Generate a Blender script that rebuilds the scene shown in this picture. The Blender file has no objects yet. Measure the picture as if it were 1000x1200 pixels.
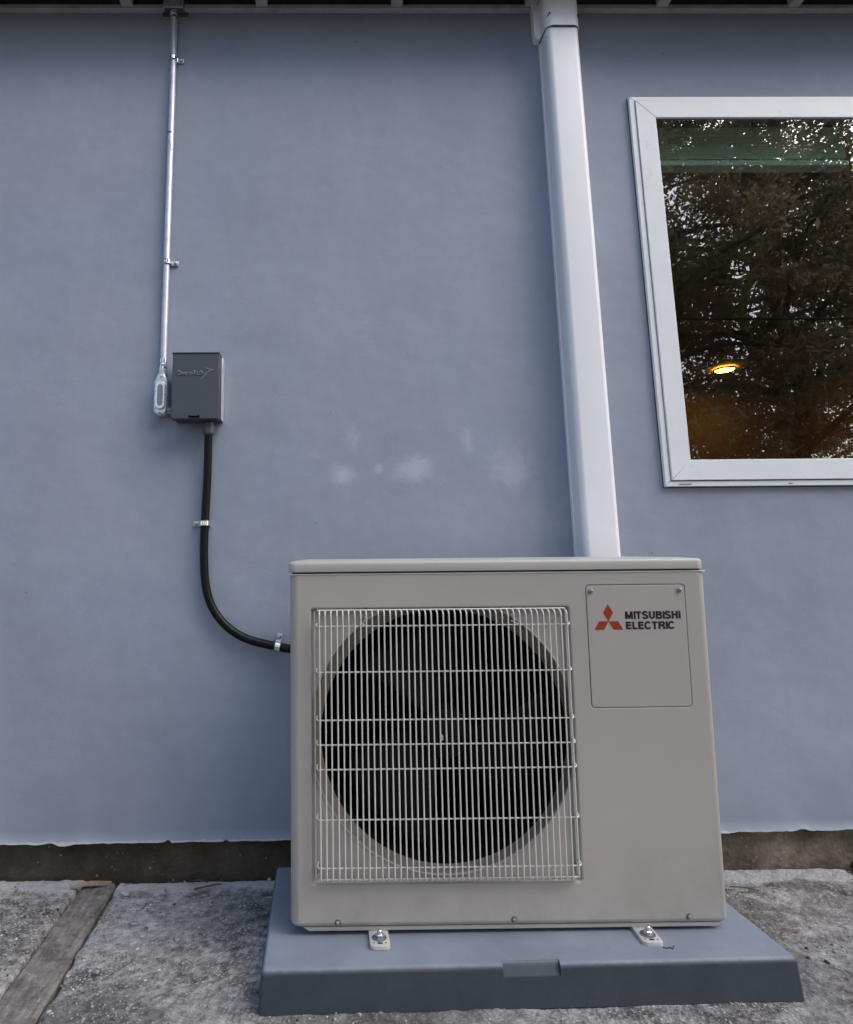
import bpy, bmesh, math, random
import numpy as np
from mathutils import Matrix, Vector

random.seed(7)
RNG = np.random.default_rng(11)
S = bpy.context.scene
COL = S.collection
R = math.radians

# ------------------------------------------------------------------ camera
cd = bpy.data.cameras.new('camera')
cam = bpy.data.objects.new('camera', cd)
COL.objects.link(cam)
cd.sensor_fit = 'VERTICAL'
cd.sensor_height = 24.0
cd.lens = 15.0
cd.shift_x = 0.0913
cd.shift_y = -0.0292
cd.clip_start = 0.02
cd.clip_end = 600
_r = Vector((0.9998792, -0.0110962, -0.0108825))
_d = Vector((-0.0089722, 0.1596454, -0.9871336))
_f = Vector((0.0126908, 0.9871121, 0.1595266))
M3 = Matrix((_r, -_d, -_f)).transposed()
cam.matrix_world = Matrix.Translation((0, -1.96, 0.811)) @ M3.to_4x4()
S.camera = cam

# ------------------------------------------------------------------ sky and sun
SUN_EL, SUN_AZ = R(46), R(54)          # azimuth measured from the wall normal (-y) towards +x
w = bpy.data.worlds.new('World'); S.world = w; w.use_nodes = True
nt = w.node_tree
bg = nt.nodes['Background']
sky = nt.nodes.new('ShaderNodeTexSky'); sky.sky_type = 'NISHITA'
sky.sun_disc = False
sky.sun_elevation = SUN_EL
sdir = Vector((math.sin(SUN_AZ) * math.cos(SUN_EL), -math.cos(SUN_AZ) * math.cos(SUN_EL), math.sin(SUN_EL)))
sky.sun_rotation = math.atan2(sdir.x, sdir.y)
sky.air_density = 1.3; sky.dust_density = 2.5; sky.ozone_density = 1.5
nt.links.new(sky.outputs[0], bg.inputs[0]); bg.inputs[1].default_value = 0.12
sl = bpy.data.lights.new('sun', 'SUN'); sl.energy = 0.95; sl.angle = R(44); sl.color = (1.0, 0.97, 0.93)
so = bpy.data.objects.new('sun', sl); COL.objects.link(so)
so.rotation_euler = sdir.to_track_quat('Z', 'Y').to_euler()
so.location = sdir * 20
S.view_settings.view_transform = 'Standard'
S.view_settings.look = 'None'
S.view_settings.gamma = 1
S.view_settings.use_curve_mapping = False
S.view_settings.exposure = 1.22
S.render.engine = 'CYCLES'
S.cycles.max_bounces = 8
S.cycles.transparent_max_bounces = 16

# ------------------------------------------------------------------ materials
class Mat:
    def __init__(s, name, color=(.5, .5, .5), rough=.6, metal=0., spec=.5):
        s.m = bpy.data.materials.new(name); s.m.use_nodes = True
        s.t = s.m.node_tree; s.N = s.t.nodes; s.L = s.t.links
        s.b = s.N['Principled BSDF']
        s.b.inputs['Base Color'].default_value = (*color, 1)
        s.b.inputs['Roughness'].default_value = rough
        s.b.inputs['Metallic'].default_value = metal
        s.b.inputs['Specular IOR Level'].default_value = spec
        s.co = s.N.new('ShaderNodeTexCoord').outputs['Object']
        s.h = None
    def noise(s, scale, detail=4, rough=.55, stretch=None, dist=0.):
        n = s.N.new('ShaderNodeTexNoise'); n.inputs['Scale'].default_value = scale
        n.inputs['Detail'].default_value = detail; n.inputs['Roughness'].default_value = rough
        n.inputs['Distortion'].default_value = dist
        if stretch:
            mp = s.N.new('ShaderNodeMapping'); mp.inputs['Scale'].default_value = stretch
            s.L.new(s.co, mp.inputs[0]); s.L.new(mp.outputs[0], n.inputs['Vector'])
        else: s.L.new(s.co, n.inputs['Vector'])
        return n.outputs['Fac']
    def vor(s, scale, feature='F1', rand=1.):
        n = s.N.new('ShaderNodeTexVoronoi'); n.inputs['Scale'].default_value = scale; n.feature = feature
        n.inputs['Randomness'].default_value = rand
        s.L.new(s.co, n.inputs['Vector']); return n.outputs['Distance']
    def ramp(s, fac, *stops):
        n = s.N.new('ShaderNodeValToRGB'); e = n.color_ramp.elements
        while len(e) < len(stops): e.new(.5)
        for el, (p, c) in zip(e, stops):
            el.position = p
            if isinstance(c, (int, float)): c = (c, c, c)
            el.color = (*c, 1)
        s.L.new(fac, n.inputs[0]); return n.outputs['Color']
    def mix(s, fac, a, b, mode='MIX'):
        n = s.N.new('ShaderNodeMix'); n.data_type = 'RGBA'; n.blend_type = mode
        for i, v in ((0, fac), (6, a), (7, b)):
            if isinstance(v, (int, float)):
                n.inputs[i].default_value = v if i == 0 else (v, v, v, 1)
            elif isinstance(v, tuple): n.inputs[i].default_value = (*v, 1)
            else: s.L.new(v, n.inputs[i])
        return n.outputs[2]
    def math(s, op, a, b=0., c=0.):
        n = s.N.new('ShaderNodeMath'); n.operation = op
        for i, v in enumerate((a, b, c)):
            if isinstance(v, (int, float)): n.inputs[i].default_value = v
            else: s.L.new(v, n.inputs[i])
        return n.outputs[0]
    def xyz(s):
        n = s.N.new('ShaderNodeSeparateXYZ'); s.L.new(s.co, n.inputs[0]); return n.outputs
    def color(s, c): s.L.new(c, s.b.inputs['Base Color'])
    def rough(s, c): s.L.new(c, s.b.inputs['Roughness'])
    def bump(s, h, strength=.3, dist=.002):
        n = s.N.new('ShaderNodeBump'); n.inputs['Strength'].default_value = strength
        n.inputs['Distance'].default_value = dist
        s.L.new(h, n.inputs['Height'])
        if s.h: s.L.new(s.h, n.inputs['Normal'])
        s.h = n.outputs[0]; s.L.new(s.h, s.b.inputs['Normal'])

def blob(m, x, z, rx, rz):
    X, Y, Z = m.xyz()
    a = m.math('DIVIDE', m.math('SUBTRACT', X, x), rx)
    b = m.math('DIVIDE', m.math('SUBTRACT', Z, z), rz)
    d = m.math('SQRT', m.math('ADD', m.math('MULTIPLY', a, a), m.math('MULTIPLY', b, b)))
    return m.math('SUBTRACT', 1., d)

def wall_material():
    m = Mat('blue grey stucco paint', rough=.72, spec=.35)
    base = m.ramp(m.noise(1.3, 6, .6), (.3, (.252, .284, .368)), (.7, (.304, .338, .424)))
    fine = m.ramp(m.noise(28, 5, .65), (.3, .955), (.7, 1.03))
    c = m.mix(1., base, fine, 'MULTIPLY')
    streak = m.ramp(m.noise(3.0, 5, .6, (1, 1, .35)), (.42, 1.), (.75, .90))
    c = m.mix(.8, c, streak, 'MULTIPLY')
    c = m.mix(1., c, m.ramp(m.noise(.9, 4, .6, (1, 1, .6), .8), (.3, (.95, .97, .99)), (.7, (1.04, 1.01, 1.0))), 'MULTIPLY')
    # pale scuffs: chalky patches of another paint
    nz = m.noise(17, 6, .75, dist=.4)
    mask = None
    for x, z, rx, rz, k in ((.272, 1.168, .075, .05, 1.), (.056, 1.152, .05, .035, .9), (.165, 1.168, .02, .018, .9),
                            (.574, 1.168, .09, .085, .75), (.449, 1.262, .03, .06, .6), (.093, 1.27, .035, .06, .6),
                            (-.03, 1.21, .05, .04, .4), (.35, 1.12, .05, .03, .5), (.1, 1.33, .12, .03, .2), (.3, 1.3, .1, .03, .2),
                            (.5, 1.06, .1, .06, .25)):
        b = m.math('MULTIPLY', m.math('MAXIMUM', blob(m, x, z, rx * 1.5, rz * 1.5), 0.), k)
        mask = b if mask is None else m.math('MAXIMUM', mask, b)
    mk = m.math('ADD', m.math('MULTIPLY', mask, 1.1), m.math('MULTIPLY', m.math('SUBTRACT', m.noise(9, 7, .7, dist=.8), .5), 2.4))
    mm = m.math('MULTIPLY', m.ramp(mk, (.15, 0.), (1.1, 1.)), m.ramp(mask, (.0, 0.), (.5, 1.)))
    c = m.mix(m.math('MULTIPLY', m.math('MINIMUM', mm, 1.), .45), c, (.50, .54, .61))
    # specks
    sp = None
    for x, z, r_ in ((.1213, 2.6847, .007), (1.2, 2.6367, .006), (.31, 2.68, .004), (-.03, 1.0, .004), (1.42, 1.9, .004),
                     (.02, 1.35, .004), (.24, 1.12, .004), (1.0, .9, .005), (-.7, 1.2, .003), (-.9, .8, .004), (.4, 2.2, .003)):
        b = m.math('GREATER_THAN', blob(m, x, z, r_, r_ * .7), m.math('MULTIPLY', nz, .6))
        sp = b if sp is None else m.math('MAXIMUM', sp, b)
    c = m.mix(m.math('MULTIPLY', sp, .6), c, (.09, .10, .12))
    # dirt splash at the foot of the wall, paint worn at the very edge
    X, Y, Z = m.xyz()
    low = m.math('MULTIPLY', m.ramp(Z, (.10, 1.), (.34, 0.)), m.ramp(m.noise(7, 6, .7), (.4, 0.), (.8, .55)))
    c = m.mix(low, c, (.15, .17, .20))
    ch = m.math('MULTIPLY', m.math('LESS_THAN', Z, m.math('ADD', .096, m.math('MULTIPLY', m.noise(60, 4, .8), .014))), .8)
    c = m.mix(ch, c, (.40, .41, .43))
    m.color(c)
    m.bump(m.noise(2.2, 3, .5), .5, .03)
    m.bump(m.noise(7, 3, .5), .12, .008)
    m.bump(m.noise(10, 5, .6, (1, 1, 1.6), 1.4), .07, .006)
    m.bump(m.noise(120, 6, .7), .28, .0016)
    tr = m.noise(22, 5, .7, (1, 1, 3.), .6)
    m.bump(m.ramp(tr, (.62, 0.), (.75, 1.)), .12, .002)
    return m.m

def found_material():
    m = Mat('stained footing concrete', rough=.95, spec=.2)
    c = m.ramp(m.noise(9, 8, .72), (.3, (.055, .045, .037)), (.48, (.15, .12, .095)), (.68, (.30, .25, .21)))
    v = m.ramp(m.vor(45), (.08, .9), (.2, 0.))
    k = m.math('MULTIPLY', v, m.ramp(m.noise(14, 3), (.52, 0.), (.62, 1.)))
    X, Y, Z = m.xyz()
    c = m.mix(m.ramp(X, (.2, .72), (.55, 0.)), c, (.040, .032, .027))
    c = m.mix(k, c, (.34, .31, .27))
    m.color(c); m.bump(m.noise(30, 8, .75), .9, .012); m.bump(m.vor(70), .5, .004)
    return m.m

def plain(name, c, rough=.5, metal=0., spec=.5, var=.08, vs=20, bs=0., bscale=200, bd=.0005):
    m = Mat(name, c, rough, metal, spec)
    lo = tuple(v * (1 - var) for v in c); hi = tuple(min(1, v * (1 + var)) for v in c)
    m.color(m.ramp(m.noise(vs, 5, .6), (.3, lo), (.7, hi)))
    m.rough(m.ramp(m.noise(vs * 2.3, 4), (.3, max(.02, rough - .06)), (.7, min(1, rough + .08))))
    if bs: m.bump(m.noise(bscale, 5, .65), bs, bd)
    return m.m

def casing_material():
    m = Mat('ivory enamel sheet metal', rough=.42, spec=.45)
    c = m.ramp(m.noise(2.5, 4, .6), (.3, (.385, .352, .334)), (.7, (.420, .385, .364)))
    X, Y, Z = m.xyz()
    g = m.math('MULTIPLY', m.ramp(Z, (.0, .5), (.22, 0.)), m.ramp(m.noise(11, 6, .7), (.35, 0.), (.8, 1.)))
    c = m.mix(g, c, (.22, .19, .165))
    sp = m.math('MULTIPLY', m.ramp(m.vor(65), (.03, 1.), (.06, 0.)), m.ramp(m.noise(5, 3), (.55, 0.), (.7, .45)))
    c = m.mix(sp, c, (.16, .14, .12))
    m.color(c)
    m.rough(m.ramp(m.noise(9, 5, .7), (.3, .36), (.7, .52)))
    m.bump(m.noise(3.2, 2), .18, .008); m.bump(m.noise(420, 3), .08, .0003)
    return m.m

def pad_material():
    m = Mat('grey composite pad', rough=.55, spec=.45)
    X, Y, Z = m.xyz()
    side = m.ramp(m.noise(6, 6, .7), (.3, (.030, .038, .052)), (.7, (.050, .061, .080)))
    lit_top = m.ramp(m.noise(9, 6, .65), (.3, (.195, .220, .275)), (.7, (.25, .28, .34)))  # lighter upper face paints in light from above; sides kept dark
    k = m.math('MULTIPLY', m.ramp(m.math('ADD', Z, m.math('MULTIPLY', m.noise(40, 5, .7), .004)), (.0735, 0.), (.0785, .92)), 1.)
    c = m.mix(k, side, lit_top)
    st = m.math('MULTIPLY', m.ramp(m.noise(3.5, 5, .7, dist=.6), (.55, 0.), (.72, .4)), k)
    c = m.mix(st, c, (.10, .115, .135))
    m.color(c); m.rough(m.ramp(m.noise(22, 5, .7), (.3, .42), (.7, .62)))
    m.bump(m.noise(230, 5, .65), .35, .0010); m.bump(m.noise(5, 3), .2, .004)
    return m.m

def slab_material():
    m = Mat('weathered concrete', rough=.93, spec=.25)
    X, Y, Z = m.xyz()
    big = m.noise(3.1, 7, .68, dist=.5)
    fine = m.noise(38, 8, .74)
    grit = m.noise(150, 6, .78)
    c = m.ramp(fine, (.35, (.12, .116, .112)), (.5, (.28, .275, .275)), (.64, (.44, .435, .44)))
    dark = m.ramp(fine, (.36, (.035, .030, .027)), (.50, (.105, .095, .088)), (.64, (.30, .285, .275)))
    expo = m.math('MULTIPLY', m.ramp(big, (.44, 0.), (.53, 1.)), m.ramp(Y, (-.16, 1.), (-.06, .05)))
    c = m.mix(m.math('MULTIPLY', expo, m.ramp(m.noise(16, 6, .7), (.3, .35), (.6, 1.))), c, dark)
    c = m.mix(m.ramp(grit, (.55, 0.), (.61, .8)), c, (.55, .54, .54))
    c = m.mix(m.ramp(grit, (.34, .7), (.42, 0.)), c, (.035, .03, .026))
    peb = m.math('MULTIPLY', m.ramp(m.vor(85), (.12, 1.), (.22, 0.)), m.ramp(m.noise(12, 4), (.45, 0.), (.6, .8)))
    c = m.mix(peb, c, m.ramp(m.noise(60, 2), (.35, (.16, .13, .11)), (.65, (.55, .53, .50))))
    # brown leaf tannin stain
    br = m.ramp(m.noise(2.0, 5, .7, dist=1.), (.55, 0.), (.75, .45))
    c = m.mix(br, c, (.10, .078, .062))
    c = m.mix(m.ramp(m.noise(1.6, 6, .62, dist=1.2), (.50, 0.), (.60, .55)), c, (.085, .078, .074))
    # pale laitance band along the wall
    band = m.math('MULTIPLY', m.ramp(m.math('ADD', Y, m.math('MULTIPLY', m.noise(6, 5), .16)), (-.04, 0.), (.02, .75)),
                  m.ramp(m.noise(20, 5, .7), (.25, .5), (.6, 1.)))
    c = m.mix(band, c, (.44, .44, .46))
    m.color(c)
    m.bump(m.noise(45, 8, .75), .8, .006); m.bump(m.vor(110), .6, .0035); m.bump(grit, .7, .002)
    return m.m

def wood_material(name, a, b, axis=1):
    m = Mat(name, rough=.85, spec=.25)
    st = [14, 14, 14]; st[axis] = .9
    g = m.noise(6, 8, .7, tuple(st), .3)
    c = m.ramp(g, (.3, a), (.7, b))
    m.color(m.mix(m.ramp(m.noise(40, 6, .7), (.55, 0.), (.75, .5)), c, tuple(v * .35 for v in a)))
    if axis == 1 and name.startswith('weathered'):
        d = m.noise(26, 7, .75)
        c2 = m.mix(m.ramp(d, (.44, 0.), (.60, .75)), m.mix(m.ramp(m.noise(40, 6, .7), (.55, 0.), (.75, .5)), c, tuple(v * .35 for v in a)), (.075, .062, .055))
        c2 = m.mix(m.ramp(m.noise(90, 5, .7), (.58, 0.), (.68, .6)), c2, (.42, .40, .38)); m.color(c2); m.bump(d, .6, .004)
    m.bump(g, .8, .004)
    return m.m

def glass_material():
    m = bpy.data.materials.new('window glass'); m.use_nodes = True
    t = m.node_tree; t.nodes.clear()
    o = t.nodes.new('ShaderNodeOutputMaterial'); mx = t.nodes.new('ShaderNodeMixShader')
    tr = t.nodes.new('ShaderNodeBsdfTransparent'); tr.inputs[0].default_value = (.92, .95, .92, 1)
    gl = t.nodes.new('ShaderNodeBsdfGlossy'); gl.inputs['Roughness'].default_value = .0
    gl.inputs[0].default_value = (1, 1, 1, 1)
    lw = t.nodes.new('ShaderNodeLayerWeight'); lw.inputs[0].default_value = .5
    pw = t.nodes.new('ShaderNodeMath'); pw.operation = 'POWER'; pw.inputs[1].default_value = 4.
    t.links.new(lw.outputs['Facing'], pw.inputs[0])
    f = t.nodes.new('ShaderNodeMath'); f.operation = 'MULTIPLY_ADD'; f.inputs[1].default_value = .72; f.inputs[2].default_value = .26
    t.links.new(pw.outputs[0], f.inputs[0])
    nz = t.nodes.new('ShaderNodeTexNoise'); nz.inputs['Scale'].default_value = 3.
    tc = t.nodes.new('ShaderNodeTexCoord'); t.links.new(tc.outputs['Object'], nz.inputs['Vector'])
    bp = t.nodes.new('ShaderNodeBump'); bp.inputs['Strength'].default_value = .05; bp.inputs['Distance'].default_value = .004
    t.links.new(nz.outputs['Fac'], bp.inputs['Height']); t.links.new(bp.outputs[0], gl.inputs['Normal'])
    t.links.new(f.outputs[0], mx.inputs[0]); t.links.new(tr.outputs[0], mx.inputs[1]); t.links.new(gl.outputs[0], mx.inputs[2])
    t.links.new(mx.outputs[0], o.inputs[0])
    return m

def emit_material(name, c, s):
    m = Mat(name, c, .6)
    m.b.inputs['Emission Color'].default_value = (*c, 1); m.b.inputs['Emission Strength'].default_value = s
    return m.m

M = dict(
    wall=wall_material(), found=found_material(), casing=casing_material(), slab=slab_material(),
    casing_wire=plain('cream coated wire', (.60, .57, .53), .38, 0, .5, .05),
    lid=plain('ivory lid enamel', (.43, .41, .39), .38, 0, .5, .04, 5),
    dark=plain('black inner metal', (.0025, .0025, .003), .8, 0, .1),
    blade=plain('black fan plastic', (.0055, .0055, .0055), .6, 0, .15),
    ring=plain('ivory fan ring', (.27, .24, .215), .4, 0, .45, .08, 12),
    screw=plain('zinc screw', (.45, .45, .46), .28, 1.),
    chrome_rim=plain('bright cast rim', (.80, .80, .83), .30, .5), castdark=plain('dull cast metal', (.26, .26, .29), .45, .4, .5, .1, 60),
    chrome=plain('bright zinc', (.75, .76, .78), .18, 1.),
    galv=plain('galvanised tube', (.56, .58, .63), .42, .55, .5, .14, 30, .1, 90, .0004),
    cast=plain('cast aluminium', (.62, .63, .66), .34, .65, .5, .1, 60, .3, 300, .0006),
    metal_light=plain('light galvanised sheet', (.72, .73, .76), .35, .6, .5, .05),
    box=plain('grey enamel cover', (.060, .067, .086), .5, 0, .4, .05, 12, .08, 400, .0003),
    boxtext=plain('embossed grey plastic', (.15, .16, .185), .5),
    rubber=plain('black flexible jacket', (.0035, .004, .0055), .42, 0, .22, .1, 40),
    gland=plain('grey nylon gland', (.09, .093, .105), .45),
    cover=plain('white vinyl line cover', (.80, .79, .84), .36, 0, .45, .025, 6, .04, 300, .0003),
    vinyl=plain('white window vinyl', (.76, .78, .82), .32, 0, .5, .03, 8),
    gasket=plain('dark glazing gasket', (.03, .03, .035), .6),
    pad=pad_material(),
    red=plain('red print', (.30, .030, .010), .5, 0, .4, .04), black=plain('black print', (.008, .009, .013), .5, 0, .4, .04),
    frieze=plain('grey painted eave board', (.44, .42, .43), .7, 0, .4, .2, 14, .4, 60, .002),
    vent=plain('dusty vent screen', (.05, .045, .045), .9),
    jbox=plain('dark weathered metal box', (.13, .13, .135), .45, .5, .5, .3, 40),
    roof=plain('roof boards', (.20, .19, .18), .8),
    room=plain('brown room paint', (.34, .25, .20), .8, 0, .3, .12, 3),
    blind=plain('pale green blind', (.62, .84, .68), .6, 0, .4, .06),
    shelf=plain('dark wood furniture', (.06, .03, .02), .5),
    strip=wood_material('weathered wood strip', (.12, .108, .098), (.30, .278, .258)),
    twig=wood_material('dry twig', (.05, .035, .025), (.12, .085, .06)),
    leafdry=wood_material('dry leaf', (.17, .12, .07), (.30, .22, .14)),
    bark=wood_material('bark', (.05, .04, .03), (.11, .09, .07), 2),
    leaf=None, glass=glass_material(), lamp=emit_material('warm lamp lens', (1., .50, .045), 11.),
    tear=plain('torn stucco edge', (.30, .31, .33), .9, 0, .3, .3, 50, .6, 100, .002),
)
m_ = Mat('leaf', rough=.6, spec=.3)
m_.color(m_.ramp(m_.noise(1.3, 5, .7), (.3, (.070, .052, .032)), (.5, (.11, .090, .052)), (.7, (.15, .125, .08))))
ln = m_.N.new('ShaderNodeBsdfTranslucent'); lm_ = m_.N.new('ShaderNodeMixShader'); lm_.inputs[0].default_value = .45
ln.inputs[0].default_value = (.42, .32, .17, 1); m_.L.new(m_.b.outputs[0], lm_.inputs[1]); m_.L.new(ln.outputs[0], lm_.inputs[2])
m_.L.new(lm_.outputs[0], m_.N['Material Output'].inputs[0])
M['leaf'] = m_.m
g_ = Mat('yard soil', rough=.95)
g_.color(g_.ramp(g_.noise(.8, 8, .7), (.3, (.05, .045, .03)), (.7, (.12, .105, .075))))
g_.bump(g_.noise(9, 8, .7), .8, .05)
M['yard'] = g_.m
pb = Mat('pebble', rough=.85, spec=.3)
pb.color(pb.ramp(pb.noise(70, 1, .5), (.30, (.05, .042, .036)), (.45, (.19, .17, .155)), (.58, (.32, .31, .30)), (.72, (.52, .51, .49))))
M['pebble'] = pb.m

# ------------------------------------------------------------------ mesh helpers
class MB:
    def __init__(s): s.v = []; s.f = []; s.flat = False
    def add(s, vs, fs):
        k = len(s.v); s.v += [tuple(v) for v in vs]; s.f += [tuple(i + k for i in f) for f in fs]; return s
    def box(s, a, b):
        x0, y0, z0 = a; x1, y1, z1 = b
        return s.add([(x0, y0, z0), (x1, y0, z0), (x1, y1, z0), (x0, y1, z0), (x0, y0, z1), (x1, y0, z1), (x1, y1, z1), (x0, y1, z1)],
                     [(0, 3, 2, 1), (4, 5, 6, 7), (0, 1, 5, 4), (1, 2, 6, 5), (2, 3, 7, 6), (3, 0, 4, 7)])
    def bbox(s, a, b, r=.003, seg=2):
        s.flat = True
        bm = bmesh.new(); bmesh.ops.create_cube(bm, size=1)
        for v in bm.verts:
            v.co = Vector([(a[i] + b[i]) / 2 + v.co[i] * (b[i] - a[i]) for i in range(3)])
        bmesh.ops.bevel(bm, geom=bm.edges[:], offset=r, segments=seg, profile=.5, affect='EDGES')
        return s.bm(bm)
    def bm(s, bm, mat=None):
        bm.verts.index_update()
        vs = [(mat @ v.co) if mat else v.co.copy() for v in bm.verts]
        fs = [[v.index for v in f.verts] for f in bm.faces]; bm.free(); return s.add(vs, fs)
    def tube(s, pts, r, n=12, cap=True):
        pts = [Vector(p) for p in pts]; rings = []; up = None
        rr = r if isinstance(r, (list, tuple)) else [r] * len(pts)
        for i, p in enumerate(pts):
            t = (pts[min(i + 1, len(pts) - 1)] - pts[max(i - 1, 0)]).normalized()
            if up is None: up = t.orthogonal().normalized()
            up = (up - t * up.dot(t)).normalized(); sd = t.cross(up)
            rings.append([p + (up * math.cos(a) + sd * math.sin(a)) * rr[i] for a in [2 * math.pi * k / n for k in range(n)]])
        vs = [v for q in rings for v in q]; fs = []
        for i in range(len(pts) - 1):
            for k in range(n): fs.append((i * n + k, i * n + (k + 1) % n, (i + 1) * n + (k + 1) % n, (i + 1) * n + k))
        if cap: fs.append(tuple(range(n))[::-1]); fs.append(tuple((len(pts) - 1) * n + k for k in range(n)))
        return s.add(vs, fs)
    def prism(s, poly, y0, y1, bevel=0.):
        """polygon in x,z (counter-clockwise seen from -y), extruded y0 (front) .. y1 (back)"""
        s.flat = True
        n = len(poly); c = Vector((sum(p[0] for p in poly) / n, sum(p[1] for p in poly) / n))
        rings = []
        def ins(d):
            out = []
            for i in range(n):
                a, b, e = Vector(poly[i - 1]), Vector(poly[i]), Vector(poly[(i + 1) % n])
                n1 = Vector((-(b - a).y, (b - a).x)).normalized(); n2 = Vector((-(e - b).y, (e - b).x)).normalized()
                q = n1 + n2; q = q / max(.3, q.length_squared) * 2
                out.append(b + q * d)
            return out
        if bevel:
            for a in (0, .35, .7, 1.):
                d = bevel * (1 - math.sin(a * math.pi / 2)); yy = bevel * (1 - math.cos(a * math.pi / 2))
                rings.append([(p.x, y0 + yy, p.y) for p in ins(d)])
        else: rings.append([(p[0], y0, p[1]) for p in poly])
        rings.append([(p[0], y1, p[1]) for p in poly])
        vs = [v for q in rings for v in q]; fs = [tuple(range(n)), tuple((len(rings) - 1) * n + k for k in range(n))[::-1]]
        for i in range(len(rings) - 1):
            for k in range(n): fs.append((i * n + k, (i + 1) * n + k, (i + 1) * n + (k + 1) % n, i * n + (k + 1) % n))
        return s.add(vs, fs)
    def lathe(s, prof, c, n=72):
        """profile [(radius, y)] round an axis along y through c=(x,z)"""
        vs = []; fs = []
        for r, y in prof:
            for k in range(n):
                a = 2 * math.pi * k / n; vs.append((c[0] + r * math.cos(a), y, c[1] + r * math.sin(a)))
        for i in range(len(prof) - 1):
            for k in range(n): fs.append((i * n + k, i * n + (k + 1) % n, (i + 1) * n + (k + 1) % n, (i + 1) * n + k))
        return s.add(vs, fs)
    def dome(s, c, r, h, n=14, axis='y', slot=True):
        """screw head bulging to -y at c"""
        pr = [(r, 0), (r, -h * .4), (r * .85, -h * .75), (r * .5, -h * .95), (.0001, -h)]
        return s.lathe([(a, c[1] + b) for a, b in pr], (c[0], c[2]), n)
    def mesh(s, name, mat, smooth=35):
        me = bpy.data.meshes.new(name); me.from_pydata(s.v, [], s.f)
        bm = bmesh.new(); bm.from_mesh(me); bmesh.ops.remove_doubles(bm, verts=bm.verts, dist=1e-6)
        bmesh.ops.recalc_face_normals(bm, faces=bm.faces); bm.to_mesh(me); bm.free()
        if smooth:
            me.shade_smooth(); me.set_sharp_from_angle(angle=R(smooth))
            if s.flat:
                mx = max(p.area for p in me.polygons)
                for p in me.polygons:
                    if p.area > mx * .12: p.use_smooth = False
        me.materials.append(mat); me.update(); return me
    def build(s, name, mat, parent=None, smooth=35):
        return link(name, s.mesh(name, mat, smooth), parent)

def link(name, me, parent=None):
    o = bpy.data.objects.new(name, me); COL.objects.link(o)
    if parent: o.parent = parent
    return o
def tag(o, label=None, cat=None, group=None, kind=None):
    for k, v in (('label', label), ('category', cat), ('group', group), ('kind', kind)):
        if v: o[k] = v
    return o
def thing(name, label, cat, loc=(0, 0, 0), rot=(0, 0, 0), group=None):
    o = bpy.data.objects.new(name, None); COL.objects.link(o); o.empty_display_size = .1
    o.location = loc; o.rotation_euler = rot
    return tag(o, label, cat, group)
def rrect(x0, z0, x1, z1, r, n=5):
    pts = []
    for cx, cz, a0 in ((x1 - r, z0 + r, -90), (x1 - r, z1 - r, 0), (x0 + r, z1 - r, 90), (x0 + r, z0 + r, 180)):
        for k in range(n + 1):
            a = R(a0 + 90 * k / n); pts.append((cx + r * math.cos(a), cz + r * math.sin(a)))
    return pts
def ray_rr(cx, cz, a, x0, z0, x1, z1, r):
    """distance from (cx,cz) along angle a to a rounded rectangle's outline"""
    ux, uz = math.cos(a), math.sin(a); lo, hi = 0., 5.
    for _ in range(40):
        t = (lo + hi) / 2; px, pz = cx + ux * t, cz + uz * t
        qx = abs(px - (x0 + x1) / 2) - (x1 - x0) / 2 + r; qz = abs(pz - (z0 + z1) / 2) - (z1 - z0) / 2 + r
        d = math.hypot(max(qx, 0), max(qz, 0)) + min(max(qx, qz), 0) - r
        if d < 0: lo = t
        else: hi = t
    return cx + ux * lo, cz + uz * lo
def spline(pts, n=8):
    P = [Vector(p) for p in pts]; P = [P[0] * 2 - P[1]] + P + [P[-1] * 2 - P[-2]]; out = []
    for i in range(1, len(P) - 2):
        for k in range(n):
            t = k / n; a, b, c, d = P[i - 1:i + 3]
            out.append(.5 * ((2 * b) + (c - a) * t + (2 * a - 5 * b + 4 * c - d) * t * t + (3 * b - a - 3 * c + d) * t ** 3))
    out.append(P[-2]); return out
def text_mesh(s, x0, x1, z0, height, y, depth, mat, parent, name, bold=.0, shear=0.):
    cu = bpy.data.curves.new(name, 'FONT'); cu.body = s; cu.size = 1; cu.offset = bold; cu.extrude = 0; cu.shear = shear
    cu.resolution_u = 4
    o = bpy.data.objects.new(name, cu); COL.objects.link(o)
    dg = bpy.context.evaluated_depsgraph_get(); me0 = bpy.data.meshes.new_from_object(o.evaluated_get(dg))
    COL.objects.unlink(o); bpy.data.objects.remove(o)
    bm = bmesh.new(); bm.from_mesh(me0)
    xs = [v.co.x for v in bm.verts]; ys = [v.co.y for v in bm.verts]
    sx = (x1 - x0) / (max(xs) - min(xs)); sz = height / (max(ys) - min(ys)); mx, my = min(xs), min(ys)
    for v in bm.verts: v.co = Vector((x0 + (v.co.x - mx) * sx, y, z0 + (v.co.y - my) * sz))
    if depth:
        r = bmesh.ops.extrude_face_region(bm, geom=bm.faces[:])
        for v in [g for g in r['geom'] if isinstance(g, bmesh.types.BMVert)]: v.co.y -= depth
        bmesh.ops.recalc_face_normals(bm, faces=bm.faces)
    me = bpy.data.meshes.new(name); bm.to_mesh(me); bm.free(); me.materials.append(mat)
    return link(name, me, parent)

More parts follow.
